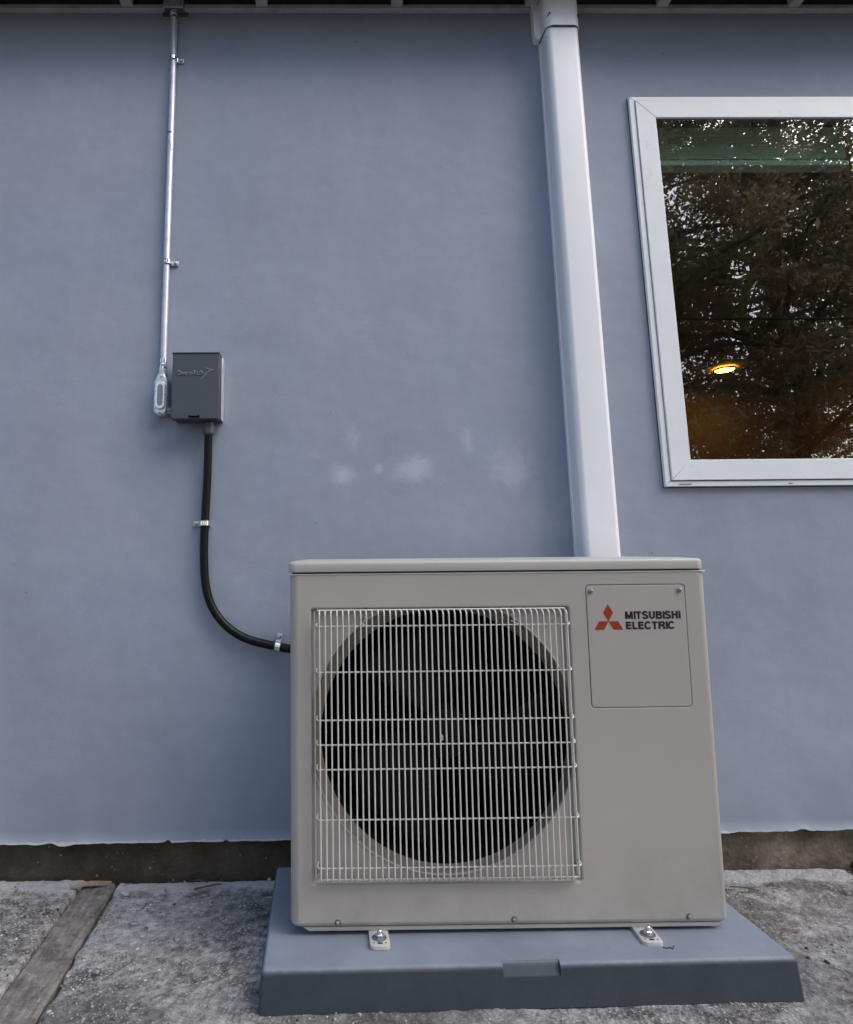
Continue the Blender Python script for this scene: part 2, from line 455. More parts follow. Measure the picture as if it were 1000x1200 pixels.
def vnoise(x, y, seed=0, octs=5, gain=.5):
    """fractal value noise on arrays"""
    out = 0; amp = 1; tot = 0
    for o in range(octs):
        f = 2 ** o; X = x * f + 17.3 * o + seed; Y = y * f + 9.1 * o - seed
        xi = np.floor(X).astype(np.int64); yi = np.floor(Y).astype(np.int64); xf = X - xi; yf = Y - yi
        u = xf * xf * (3 - 2 * xf); v = yf * yf * (3 - 2 * yf)
        def h(a, b):
            n = (a * 374761393 + b * 668265263 + o * 1442695 + 12345) & 0x7fffffff
            n = ((n ^ (n >> 13)) * 1274126177) & 0x7fffffff
            return ((n ^ (n >> 16)) & 0xffff) / 65535.
        a, b, c, d = h(xi, yi), h(xi + 1, yi), h(xi, yi + 1), h(xi + 1, yi + 1)
        out = out + amp * ((a * (1 - u) + b * u) * (1 - v) + (c * (1 - u) + d * u) * v); tot += amp; amp *= gain
    return out / tot

# ================================================================== GROUND
gm = MB()
xs = np.concatenate([-np.geomspace(250, 4, 14), np.linspace(-3, 3, 9), np.geomspace(4, 250, 14)])
X, Y = np.meshgrid(xs, xs); Z = -.10 - .0 * X + (vnoise(X * .3, Y * .3, 3) - .5) * .05
nn = len(xs)
gm.v = [tuple(v) for v in np.stack([X.ravel(), Y.ravel(), Z.ravel()], 1)]
gm.f = [(j * nn + i, j * nn + i + 1, (j + 1) * nn + i + 1, (j + 1) * nn + i) for j in range(nn - 1) for i in range(nn - 1)]
tag(gm.build('ground', M['yard']), kind='structure')

patio = bpy.data.objects.new('patio', None); COL.objects.link(patio); tag(patio, kind='structure')
def slab_h(x, y):
    h = .035 * y
    h = h + (vnoise(x * 6, y * 6, 1, 3) - .5) * .008 + (vnoise(x * 45, y * 45, 2, 3) - .5) * .0045 \
        + (vnoise(x * 150, y * 150, 4, 2) - .5) * .0030
    return h
def slab(xl, xr, ytop, name, off=0.):
    """xl, xr: functions of y; ytop: function of u"""
    ys = np.concatenate([np.arange(0, .72, .0045), np.linspace(.73, 3.2, 14)])
    w_ = 1.0
    nu = max(8, int(abs(xr(0) - xl(0)) / .0045)); nu = min(nu, 480)
    us = np.linspace(0, 1, nu)
    U, T = np.meshgrid(us, ys)
    yt = np.array([ytop(u) for u in us])
    Yg = yt[None, :] - T
    rag = (vnoise(T * 25, T * 0 + 3, 5, 4) - .5) * .014
    XL = xl(Yg) + rag; XR = xr(Yg) + (vnoise(T * 25, T * 0 + 8, 6, 4) - .5) * .014
    Xg = XL + (XR - XL) * U
    Zg = slab_h(Xg, Yg) + off
    e = np.minimum(np.minimum(Xg - XL, XR - Xg), T)
    Zg = Zg - .010 * np.exp(-e / .006)
    nv = len(ys)
    v = np.stack([Xg.ravel(), Yg.ravel(), Zg.ravel()], 1)
    idx = np.arange(nv * nu).reshape(nv, nu)
    f = np.stack([idx[:-1, :-1].ravel(), idx[:-1, 1:].ravel(), idx[1:, 1:].ravel(), idx[1:, :-1].ravel()], 1)[:, ::-1]
    # skirts
    rim = np.concatenate([idx[0, :], idx[1:, -1], idx[-1, ::-1][1:], idx[::-1, 0][1:]])
    lo = v[rim].copy(); lo[:, 2] = -.12
    k = len(v); v = np.vstack([v, lo]); n_ = len(rim)
    sk = np.array([(rim[i], rim[(i + 1) % n_], k + (i + 1) % n_, k + i) for i in range(n_ - 1)])
    f = np.vstack([f, sk])
    me = bpy.data.meshes.new(name)
    me.vertices.add(len(v)); me.vertices.foreach_set('co', v.ravel())
    me.loops.add(f.size); me.loops.foreach_set('vertex_index', f.ravel().astype(np.int32))
    me.polygons.add(len(f)); me.polygons.foreach_set('loop_start', np.arange(0, f.size, 4, dtype=np.int32))
    me.update(calc_edges=True); me.validate()
    bm = bmesh.new(); bm.from_mesh(me); bmesh.ops.recalc_face_normals(bm, faces=bm.faces); bm.to_mesh(me); bm.free()
    me.shade_smooth(); me.set_sharp_from_angle(angle=R(60))
    me.materials.append(M['slab'])
    o = link(name, me, patio); return o
SL = lambda y: -.6846 + .016 * (-y)      # left edge of wood strip
SR = lambda y: -.5925 + .030 * (-y)
slab(lambda y: y * 0 - 2.6, lambda y: SL(y) - .004, lambda u: .008 + .0 * u, 'concrete_slab', .004)
slab(lambda y: SR(y) + .006, lambda y: y * 0 + 1.478 - .04 * y, lambda u: -.006 if u < .5 else .012, 'concrete_slab')
slab(lambda y: y * 0 + 1.52 - .04 * y, lambda y: y * 0 + 3.4, lambda u: -.05, 'concrete_slab', -.03)
# wood strip: two boards end to end
for a, b in ((-.012, -.66), (-.668, -1.9), (-1.91, -3.1)):
    wb = MB(); n_ = 26; vs = []
    for i in range(n_ + 1):
        y = a + (b - a) * i / n_
        for k, x in enumerate((SL(y), SL(y) + .006, (SL(y) + SR(y)) / 2, SR(y) - .006, SR(y))):
            vs.append((x + random.uniform(-.001, .001), y, 0.035 * y - (.006 if k in (0, 4) else 0) - .002 + random.uniform(-.0012, .0012)))
        vs.append((SR(y), y, -.09)); vs.append((SL(y), y, -.09))
    fs = [(i * 7 + k, i * 7 + (k + 1) % 7, (i + 1) * 7 + (k + 1) % 7, (i + 1) * 7 + k) for i in range(n_) for k in range(7)]
    fs += [tuple(range(7)), tuple(n_ * 7 + k for k in range(7))]
    wb.add(vs, fs).build('wood_strip', M['strip'], patio)
# loose and half-sunk aggregate
ico = bmesh.new(); bmesh.ops.create_icosphere(ico, subdivisions=1, radius=1); iv = np.array([v.co[:] for v in ico.verts]); ifc = [[v.index for v in f.verts] for f in ico.faces]; ico.free()
n_p = 9000
px = RNG.uniform(-1.25, 1.75, n_p); py = RNG.uniform(-.70, -.015, n_p)
dens = vnoise(px * 4, py * 4, 31, 4); keep = (dens > .47 + RNG.uniform(-.12, .1, n_p) + np.where(py > -.12, .12, 0))
keep &= ~((px > SL(py) - .01) & (px < SR(py) + .01)); keep &= ~((px > -.12) & (px < .9) & (py > -.52))
px, py = px[keep], py[keep]; pr = np.exp(RNG.normal(math.log(.0021), .42, len(px))).clip(.0010, .0062)
pv = []; pf = []
for i, (x, y, r_) in enumerate(zip(px, py, pr)):
    sc = np.array([RNG.uniform(.7, 1.4), RNG.uniform(.7, 1.4), RNG.uniform(.45, .8)]) * r_
    q = iv * sc * (1 + RNG.uniform(-.18, .18, (12, 1))); a = RNG.uniform(0, 6.28)
    qx = q[:, 0] * math.cos(a) - q[:, 1] * math.sin(a); qy = q[:, 0] * math.sin(a) + q[:, 1] * math.cos(a)
    z = float(slab_h(np.array(x), np.array(y))) + (.004 if x < -.68 else 0) + r_ * .12
    k = i * 12; pv += list(zip(qx + x, qy + y, q[:, 2] + z)); pf += [(a_ + k, b_ + k, c_ + k) for a_, b_, c_ in ifc]
me = bpy.data.meshes.new('gravel'); me.from_pydata(pv, [], pf); me.materials.append(M['pebble']); me.shade_smooth()
tag(link('gravel', me, patio), kind='stuff')

# ================================================================== HOUSE
house = thing('house', 'blue grey stucco house wall with brown footing under deep eaves', 'house')
WX0, WX1, WZ0, WZ1 = 1.0604, 2.36, 1.107, 2.451      # hole for the window
HX0, HX1 = -5.5, 5.5
def wall_mesh():
    mb = MB()
    cols = [HX0, WX0, WX1, HX1]; rows = [.13, WZ0, WZ1, 3.05]
    for i in range(3):
        for j in range(3):
            if i == 1 and j == 1: continue
            if j == 0:      # meet the ragged hem
                continue
            mb.add([(cols[i], 0, rows[j]), (cols[i + 1], 0, rows[j]), (cols[i + 1], 0, rows[j + 1]), (cols[i], 0, rows[j + 1])], [(0, 1, 2, 3)])
    # bottom band with a ragged, slightly bellied hem
    xs = np.concatenate([np.linspace(HX0, -1.3, 30, endpoint=False), np.arange(-1.3, 1.9, .006), np.linspace(1.9, HX1, 30)])
    zb = .099 + (vnoise(xs * 22, xs * 0, 9, 5, .7) - .5) * .010 + (vnoise(xs * 2.2, xs * 0, 3, 2) - .5) * .008
    for cx, w_, d in ((-.745, .025, -.006), (-.452, .008, .006), (1.36, .02, .004), (-.29, .006, .006), (-.62, .01, -.003)):
        zb = zb + d * np.exp(-((xs - cx + .3 * (vnoise(xs * 60, xs * 0, 4, 2) - .5) * w_) / w_) ** 4) * (.6 + .8 * vnoise(xs * 90, xs * 0 + 2, 5, 2))
    n_ = len(xs)
    lip = -.004 - .004 * vnoise(xs * 9, xs * 0 + 5, 12, 3)
    rows2 = [(WZ0, 0 * xs, None), (.3, 0 * xs, None), (.13, 0 * xs, None), (0, 0 * xs, zb + .014), (0, lip * .7, zb + .006), (0, lip, zb + .002), (0, lip * .6, zb), (0, 0 * xs + .012, zb + .0015), (0, 0 * xs + .03, zb + .01)]
    vs = []
    for z, yy, zz in rows2:
        for i in range(n_): vs.append((float(xs[i]), float(yy[i]), float(z if zz is None else zz[i])))
    fs = [(k * n_ + i, (k + 1) * n_ + i, (k + 1) * n_ + i + 1, k * n_ + i + 1) for k in range(len(rows2) - 1) for i in range(n_ - 1)]
    mb.add(vs, fs)
    # reveal of the window hole
    for a, b in (((WX0, WZ0), (WX1, WZ0)), ((WX1, WZ0), (WX1, WZ1)), ((WX1, WZ1), (WX0, WZ1)), ((WX0, WZ1), (WX0, WZ0))):
        mb.add([(a[0], 0, a[1]), (b[0], 0, b[1]), (b[0], .10, b[1]), (a[0], .10, a[1])], [(0, 1, 2, 3)])
    return mb
wm = wall_mesh().build('wall', M['wall'], house, 40)
# footing
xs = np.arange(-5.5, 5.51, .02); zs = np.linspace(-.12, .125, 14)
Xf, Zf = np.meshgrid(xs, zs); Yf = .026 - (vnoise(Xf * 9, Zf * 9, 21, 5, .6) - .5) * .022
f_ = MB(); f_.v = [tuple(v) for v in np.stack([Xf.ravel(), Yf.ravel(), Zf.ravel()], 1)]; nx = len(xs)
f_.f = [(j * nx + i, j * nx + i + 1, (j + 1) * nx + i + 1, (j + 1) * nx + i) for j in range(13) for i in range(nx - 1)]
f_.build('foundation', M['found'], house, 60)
# eaves: frieze board, rafters, blocking, roof deck, fascia
MB().bbox((HX0, -.020, 2.797), (HX1, .0, 2.8155), .002).build('frieze_board', M['frieze'], house)
MB().box((HX0, -.004, 2.8157), (HX1, .0, 2.95)).build('vent_screen', M['vent'], house)
raf = MB().bbox((-.020, -.17, -.0), (.020, -.0205, .13), .002)
rme = None
k = -11
while True:
    x = -.668 + .4667 * k
    if x > 5: break
    if x > -5.3:
        if rme is None: rme = raf.mesh('rafter', M['frieze'])
        o = link('rafter', rme, house); o.location = (x + random.uniform(-.004, .004), 0, 2.8035)
    k += 1
for i in range(12):
    a = -5.4 + .95 * i
    MB().box((a, -.17, 2.9338), (a + .94, -.0045, 2.95)).build('roof_board', M['roof'], house)
MB().bbox((HX0, -.195, 2.80), (HX1, -.172, 2.965), .002).build('fascia', M['frieze'], house)
rf = MB().add([(HX0, -.22, 2.97), (HX1, -.22, 2.97), (HX1, 4, 4.3), (HX0, 4, 4.3), (HX0, 4.2, .0), (HX1, 4.2, .0)],
              [(0, 1, 2, 3), (3, 2, 5, 4)]); rf.build('roof', M['roof'], house, 0)
for sx in (HX0, HX1):
    MB().add([(sx, 0, -.1), (sx, 4.2, -.1), (sx, 4.2, 4.2), (sx, 4, 4.3), (sx, 0, 3.05)], [(0, 1, 2, 3, 4)]).build('side_wall', M['wall'], house, 0)
# the room behind the window
rm = MB(); X0, X1, Y0, Y1, Z0, Z1 = .2, 4.4, .101, 3.8, .2, 2.62
rm.add([(X0, Y0, Z0), (X1, Y0, Z0), (X1, Y1, Z0), (X0, Y1, Z0), (X0, Y0, Z1), (X1, Y0, Z1), (X1, Y1, Z1), (X0, Y1, Z1)],
       [(0, 1, 2, 3), (4, 5, 6, 7), (1, 2, 6, 5), (2, 3, 7, 6), (3, 0, 4, 7)])
for a, b, c, d in ((X0, WX0, Z0, Z1), (WX1, X1, Z0, Z1), (WX0, WX1, Z0, WZ0), (WX0, WX1, WZ1, Z1)):
    rm.add([(a, Y0, c), (b, Y0, c), (b, Y0, d), (a, Y0, d)], [(0, 1, 2, 3)])
rm.build('room', M['room'], house, 0)

# window
win = bpy.data.objects.new('window', None); COL.objects.link(win); win.parent = house
def frame_ring(x0, z0, x1, z1, wd, y0, y1, name, mat, g=.0004, bev=.0018):
    o = [(x0, z0), (x1, z0), (x1, z1), (x0, z1)]; i_ = [(x0 + wd, z0 + wd), (x1 - wd, z0 + wd), (x1 - wd, z1 - wd), (x0 + wd, z1 - wd)]
    for k in range(4):
        a, b, c, d = Vector(o[k]), Vector(o[(k + 1) % 4]), Vector(i_[(k + 1) % 4]), Vector(i_[k])
        t = (b - a).normalized() * g
        MB().prism([a + t, b - t, c - t, d + t], y0, y1, bev).build(name, mat, win)
GX0, GX1, GZ0, GZ1 = 1.1385, 2.283, 1.185, 2.3745
frame_ring(1.0554, 1.1022, 2.366, 2.4560, .0165, -.014, .02, 'nail_flange', M['vinyl'])
frame_ring(1.0719, 1.1187, 2.3495, 2.4395, .0035, -.006, .02, 'groove_gasket', M['gasket'], 0, .0003)
frame_ring(1.0745, 1.1213, 2.3469, 2.4369, .0640, -.019, .03, 'sash_frame', M['vinyl'])
frame_ring(1.1385, 1.1853, 2.2829, 2.3729, .0022, -.0118, .028, 'glazing_gasket', M['gasket'], 0, .0003)
MB().add([(1.139, -.0115, 1.186), (2.2825, -.0115, 1.186), (2.2825, -.0115, 2.3725), (1.139, -.0115, 2.3725)], [(0, 1, 2, 3)]).build('glass_pane', M['glass'], win, 0)
MB().box((1.098, -.0155, 1.1080), (1.135, -.0138, 1.1100)).build('weep_slot', M['gasket'], win, 0)
MB().box((1.44, -.0155, 1.1080), (1.452, -.0138, 1.1095)).build('weep_slot', M['gasket'], win, 0)
# thin sealant line
frame_ring(1.0530, 1.0995, 2.369, 2.4585, .004, -.002, .02, 'sealant', M['gasket'], 0, .0005)

def blind(x0, x1, label):
    b = thing('window_blind', label, 'blind', (0, 0, 0), group='gathered blinds behind the window glass')
    MB().bbox((x0, .095, 2.39), (x1, .14, 2.445), .003).build('head_rail', M['blind'], b)
    n_ = 14
    for i in range(n_):
        z = 2.302 + i * .0062
        MB().bbox((x0 + .004, .098, z), (x1 - .004, .137, z + .0042), .0008, 1).build('slat', M['blind'], b)
    MB().bbox((x0, .095, 2.274), (x1, .14, 2.295), .004).build('bottom_rail', M['blind'], b)
blind(1.13, 1.884, 'pale green gathered blind across the top left of the window')
blind(1.925, 2.30, 'pale green blind cut off by the right edge of the photo')
lamp = thing('ceiling_lamp', 'small lit round ceiling lamp glowing yellow inside the dark window', 'lamp', (3.445, 3.28, 2.60))
lm = MB().lathe([(.0001, 0), (.07, 0), (.076, .006)], (0, 0), 32); lm.v = [(x, z, y) for x, y, z in lm.v]; lm.build('lens', M['lamp'], lamp)
lm = MB().lathe([(.077, .004), (.079, -.002), (.086, -.001), (.088, .012)], (0, 0), 32); lm.v = [(x, z, y) for x, y, z in lm.v]; lm.build('trim_ring', M['dark'], lamp)

# ================================================================== LINE SET COVER
lc = thing('line_set_cover', 'white vertical line cover running up the wall behind the air conditioner', 'pipe cover', (.763, 0, 0))
def dprof(wd, dp, r, n=8):
    pts = [(0, 0)]
    for cx, a0 in ((r, 180), (wd - r, 270)):
        for k in range(n + 1):
            a = R(a0 + 90 * k / n); pts.append((cx + r * math.cos(a), -dp + r + r * math.sin(a)))
    pts.append((wd, 0)); return pts
def extr(prof, z0, z1, seg=1, off=(0, 0)):
    mb = MB(); n = len(prof); vs = [(x + off[0], y + off[1], z0 + (z1 - z0) * i / seg) for i in range(seg + 1) for x, y in prof]
    fs = [(i * n + k, i * n + (k + 1) % n, (i + 1) * n + (k + 1) % n, (i + 1) * n + k) for i in range(seg) for k in range(n)]
    fs += [tuple(range(n))[::-1], tuple(seg * n + k for k in range(n))]
    return mb.add(vs, fs)
extr(dprof(.110, .080, .018), .42, 2.86).build('channel', M['cover'], lc)
extr([(-.003, 0), (-.003, -.012), (.0, -.012), (.0, 0)], .42, 2.70).build('base_rail', M['cover'], lc)
extr([(.110, 0), (.110, -.012), (.1125, -.012), (.1125, 0)], .42, 2.70).build('base_rail', M['cover'], lc)
cl = extr(dprof(.1190, .0870, .027, 8), 2.668, 3.0, 1, (-.0045, 0)).build('wall_collar', M['cover'], lc)
fl = [(-.024, 2.690), (-.022, 2.676), (-.014, 2.668), (-.0035, 2.668), (-.0035, 2.99), (-.030, 2.99), (-.030, 2.83), (-.0245, 2.79)]
MB().prism(fl, -.030, -.001, .003).build('collar_flange', M['cover'], cl)
MB().prism([(.1136, 2.668), (.119, 2.674), (.121, 2.70), (.121, 2.99), (.1136, 2.99)], -.026, -.001, .002).build('collar_flange', M['cover'], cl)
for a, b in (((.0015, -.072, 2.700), (.0120, -.0865, 2.716)), ((.1105, -.077, 2.703), (.1075, -.083, 2.711))):
    MB().tube([a, b], .0030, 8).build('slot', M['gasket'], cl)
extr(dprof(.1150, .0840, .026, 8), 2.6655, 2.6678, 1, (-.0025, 0)).build('shadow_gap', M['gasket'], cl)  # dark ring put in as the shadow line under the collar

# ================================================================== CONDUIT, BOXES
CX = -.508
jb = thing('junction_box', 'dark weathered metal junction box under the eaves above the thin conduit', 'junction box', (CX, 0, 2.783))
MB().bbox((-.044, -.006, .0), (.044, -.001, .20), .001).build('back_plate', M['jbox'], jb)
MB().bbox((-.034, -.033, .004), (.034, -.006, .20), .002).build('box', M['jbox'], jb)
MB().bbox((-.035, -.038, .003), (.033, -.0335, .20), .001).build('cover_plate', M['cast'], jb)
MB().dome((.026, -.038, .016), .003, .003, 10).build('screw', M['jbox'], jb)
cn = thing('metal_conduit', 'thin galvanised metal conduit running up the wall from box to eaves', 'conduit', (CX, 0, 1.49))
tp = [(0, -.0135, .005), (0, -.0135, .6), (.001, -.0135, 1.0), (.0, -.0140, 1.19), (-.0005, -.0165, 1.265), (-.001, -.0175, 1.298)]
MB().tube(spline(tp, 6), .0106, 20).build('tube', M['galv'], cn)
MB().tube([(0, -.0135, .0), (0, -.0135, .008), (0, -.0135, .0085), (0, -.0135, .022), (0, -.0135, .0225), (0, -.0135, .034)], [.0135, .0135, .011, .011, .0128, .0128], 12).build('coupling', M['chrome'], cn)
MB().tube([(-.001, -.0175, 1.268), (-.001, -.0175, 1.280), (-.001, -.0175, 1.2805), (-.001, -.0175, 1.293)], [.0125, .0125, .0155, .0155], 8).build('coupling', M['chrome'], cn)
MB().dome((0, -.024, .014), .004, .004, 10).build('set_screw', M['chrome'], cn)
for z in (.835, .842, .80, .79):
    MB().lathe([(.0001, -.0001), (.003, .0)], (0, 0), 8)
MB().tube([(.0, -.0135, .826), (0, -.0135, .832)], .0109, 20).build('scratch_ring', M['jbox'], cn)
sc_ = MB()
for i in range(5): sc_.tube([(-.003 + .002 * i, -.0242, .80 - .008 * i), (-.001 + .002 * i, -.0241, .792 - .008 * i)], .0009, 6)
sc_.build('scratch_mark', M['jbox'], cn)
lb = thing('conduit_body', 'cast metal conduit fitting at the left side of the grey box', 'conduit fitting', (CX, 0, 1.40))
poly = [(-.0215, -.048), (-.018, -.058), (-.010, -.0625), (.010, -.0625), (.018, -.058), (.0215, -.048), (.0215, .050), (.016, .060), (.010, .072), (-.010, .072), (-.016, .060), (-.0215, .044)]
MB().prism(poly, -.036, -.003, .006).build('body', M['cast'], lb)
q = [(x * .74, z * .74 + .0) for x, z in rrect(-.0215, -.062, .0215, .060, .0205, 6)]
cv = MB().prism(q, -.0425, -.0362, .003).build('cover_plate', M['chrome_rim'], lb)
q = [(x * .40, z * .56) for x, z in rrect(-.0215, -.062, .0215, .060, .0205, 6)]
MB().prism(q, -.0440, -.0426, .001).build('raised_panel', M['castdark'], cv)
for z in (.061, -.0535): MB().dome((0, -.0362, z), .0042, .003, 10).build('screw', M['chrome'], lb)
MB().tube([(0, -.0135, .070), (0, -.0135, .090)], [.0135, .0145], 16).build('hub', M['cast'], lb)
MB().tube([(.012, -.018, -.044), (.050, -.018, -.044)], .011, 14).build('nipple', M['galv'], lb)
MB().tube([(.024, -.018, -.044), (.034, -.018, -.044)], .0145, 6).build('lock_nut', M['chrome'], lb)

def strap(x, z, y, r, ear, label):
    """half-round band over a pipe at (x,y,z); ear: angle in the wall plane towards the screw ear"""
    t = thing('pipe_strap', label, 'pipe strap', (x, 0, z), (0, -ear, 0), 'one-hole straps holding the pipes')
    mb = MB(); n = 14; vs = []
    for i in range(n + 1):
        a = math.pi * i / n
        for rr in (r, r + .0028):
            for zz in (-.0078, .0078): vs.append((rr * math.cos(a), y - rr * math.sin(a), zz))
    fs = []
    for i in range(n):
        b = i * 4
        fs += [(b, b + 1, b + 5, b + 4), (b + 2, b + 6, b + 7, b + 3), (b, b + 4, b + 6, b + 2), (b + 1, b + 3, b + 7, b + 5)]
    fs += [(0, 2, 3, 1), (n * 4, n * 4 + 1, n * 4 + 3, n * 4 + 2)]
    mb.add(vs, fs)
    mb.box((-r - .0028, y, -.0078), (-r, -.001, .0078))
    for zz in (-.0072, .0072): mb.tube([((r + .003) * math.cos(a), y - (r + .003) * math.sin(a), zz) for a in [math.pi * k / 12 for k in range(13)]], .0011, 6)
    mb.build('band', M['chrome'], t, 50)
    MB().bbox((r - .001, -.0062, -.0080), (r + .024, -.0012, .0080), .0012).build('ear', M['galv'], t)
    MB().tube([(r + .0015, y * .6, -.0064), (r + .0015, y * .6, .0064)], .003, 8).build('rib', M['chrome'], t)
    MB().dome((r + .0145, -.0062, 0), .0062, .0055, 12).build('screw', M['screw'], t)
strap(CX, 2.604, -.0140, .0108, 0, 'upper shiny strap near the top of the thin metal conduit')
strap(CX + .002, 1.854, -.0140, .0108, 0, 'lower shiny strap midway down the metal conduit above the box')

db = thing('disconnect_box', 'dark grey metal switch box with embossed arrow logo on the wall', 'electrical box', (0, 0, 0), (0, 0, 0))
MB().bbox((-.4610, -.044, 1.318), (-.3190, -.001, 1.5185), .0025).build('back_box', M['box'], db)
MB().bbox((-.3189, -.0435, 1.3195), (-.3168, -.0015, 1.5175), .0006).build('side_plate', M['metal_light'], db)
# cover: front, with folded sides
cvr = MB().bbox((-.4640, -.075, 1.3140), (-.3212, -.0445, 1.5220), .002)
cvr = cvr.build('front_cover', M['box'], db)
MB().bbox((-.4655, -.0775, 1.5205), (-.3200, -.020, 1.5240), .001).build('top_lip', M['box'], db)
text_mesh('DiversiTech', -.4480, -.3690, 1.4500, .0165, -.0751, .0012, M['boxtext'], cvr, 'embossed_lettering', .012)
ar = [(-.3745, 1.4400), (-.3715, 1.4385), (-.3560, 1.4590), (-.3440, 1.4645), (-.3360, 1.4650), (-.3355, 1.4670), (-.3640, 1.4755), (-.3655, 1.4715), (-.3500, 1.4680), (-.3590, 1.4610)]
MB().prism([(x, z) for x, z in ar][::-1], -.0764, -.0751).build('embossed_arrow', M['boxtext'], cvr)
MB().prism(rrect(-.4110, 1.3180, -.3770, 1.3250, .003, 4), -.0768, -.0750).build('latch_recess', M['dark'], cvr)
MB().bbox((-.4060, -.081, 1.3215), (-.3840, -.0765, 1.3245), .001).build('latch', M['box'], cvr)
MB().bbox((-.3167, -.040, 1.48), (-.3150, -.020, 1.518), .0006).build('hinge_tab', M['metal_light'], db)
MB().bbox((-.4636, -.030, 1.415), (-.4612, -.018, 1.44), .0006).build('hinge_tab', M['metal_light'], db)

# black whip
fc = thing('flexible_conduit', 'black flexible conduit curving from the grey box to behind the air conditioner', 'flexible conduit', (-.358, 0, 1.3))
ox, oz = -.358, 1.3
wp = [(-.3586, -.026, 1.302), (-.3586, -.026, 1.289), (-.3608, -.018, 1.141), (-.3655, -.0165, 1.0), (-.3663, -.0165, .907), (-.3593, -.017, .818),
      (-.3377, -.018, .750), (-.2938, -.019, .695), (-.2329, -.019, .6577), (-.1424, -.019, .6346), (-.1022, -.020, .628), (-.02, -.03, .62), (.06, -.07, .60), (.09, -.13, .58)]
MB().tube([(p.x - ox, p.y, p.z - oz) for p in spline(wp, 10)], .0125, 20).build('jacket', M['rubber'], fc)
gl = MB().tube([(0, -.026, .013), (0, -.026, .001), (0, -.026, .0005), (0, -.026, -.006), (0, -.026, -.0065), (0, -.026, -.020), (0, -.026, -.026)], [.0165, .0165, .0195, .0195, .0190, .0185, .0145], 10)
gl.build('gland_nut', M['gland'], fc, 25)
strap(-.3660, 1.0015, -.0165, .0128, math.pi, 'shiny strap on the straight part of the black conduit')
strap(-.1440, .6352, -.019, .0128, R(80), 'shiny strap where the black conduit reaches the air conditioner')

# ================================================================== PAD
pdO = (-.141, -.555, .035 * -.555)
pad = thing('equipment_pad', 'blue grey plastic pad on the concrete, carrying the air conditioner', 'pad', pdO, (R(.69), R(-.12), R(.47)))
PW, PD, PH = 1.093, .478, .077
def pad_mesh():
    # rounded-box frustum: stacked rounded rectangles, taper .006 .. flare at the bottom
    rings = []; B = .011
    prof = [(0, 0)] + [(.0045, PH - B)] + [(.0045 + B * (1 - math.cos(a)) + 0, PH - B + B * math.sin(a)) for a in [math.pi / 2 * k / 11 for k in range(1, 12)]]
    x0, x1, y0, y1 = 0, PW, 0, PD
    vs = []; n = None
    for ins, z in prof:
        pts = rrect(x0 + ins, y0 + ins, x1 - ins, y1 - ins, .009 - min(.002, ins * .1), 6); n = len(pts)
        vs += [(x, y, z) for x, y in pts]
    m = len(prof)
    # notch for the label plate: keep simple by cutting later with its own recessed tab
    fs = [(i * n + k, i * n + (k + 1) % n, (i + 1) * n + (k + 1) % n, (i + 1) * n + k) for i in range(m - 1) for k in range(n)]
    fs.append(tuple((m - 1) * n + k for k in range(n)))
    return MB().add(vs, fs)
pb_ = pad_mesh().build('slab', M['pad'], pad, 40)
a, b = .4885, .6035
cut = MB().add([(a, -.03, PH - .022), (b, -.03, PH - .022), (b, .0060, PH - .022), (a, .0060, PH - .022), (a, -.03, PH + .02), (b, -.03, PH + .02), (b + .0025, .0190, PH + .02), (a, .0190, PH + .02), (b + .0025, .0190, PH - .0016), (a, .0190, PH - .0016)],
               [(0, 1, 2, 3), (3, 2, 8, 9), (9, 8, 6, 7), (4, 7, 6, 5), (0, 4, 5, 1), (0, 3, 9, 7, 4), (1, 5, 6, 8, 2)]).build('cutter', M['pad'], pad, 0)
md = pb_.modifiers.new('notch', 'BOOLEAN'); md.operation = 'DIFFERENCE'; md.object = cut; md.solver = 'EXACT'
dg = bpy.context.evaluated_depsgraph_get(); dg.update(); me_n = bpy.data.meshes.new_from_object(pb_.evaluated_get(dg))
pb_.modifiers.clear(); me_n.set_sharp_from_angle(angle=R(12)); pb_.data = me_n; bpy.data.objects.remove(cut)
MB().add([(a + .002, .0064, PH - .0212), (b - .001, .0064, PH - .0212), (b + .001, .0184, PH - .0022), (a + .002, .0184, PH - .0022),
          (a + .002, .0072, PH - .0224), (b - .001, .0072, PH - .0224), (b + .001, .0192, PH - .0034), (a + .002, .0192, PH - .0034)],
         [(0, 1, 2, 3), (0, 4, 5, 1), (3, 2, 6, 7), (0, 3, 7, 4), (1, 5, 6, 2)]).build('label_plate', M['pad'], pad, 0)
sq = MB().tube(spline([(.836, .050, PH + .0006), (.843, .046, PH + .001), (.848, .049, PH + .0008), (.855, .044, PH + .001)], 5), .0011, 6); sq.build('scuff', M['gasket'], pad)
MB().dome((.8505, .050, 0), .0001, .0001)
MB().tube([(.859, .052, PH + .0002), (.8605, .052, PH + .0018)], .0016, 8).build('scuff', M['gasket'], pad)

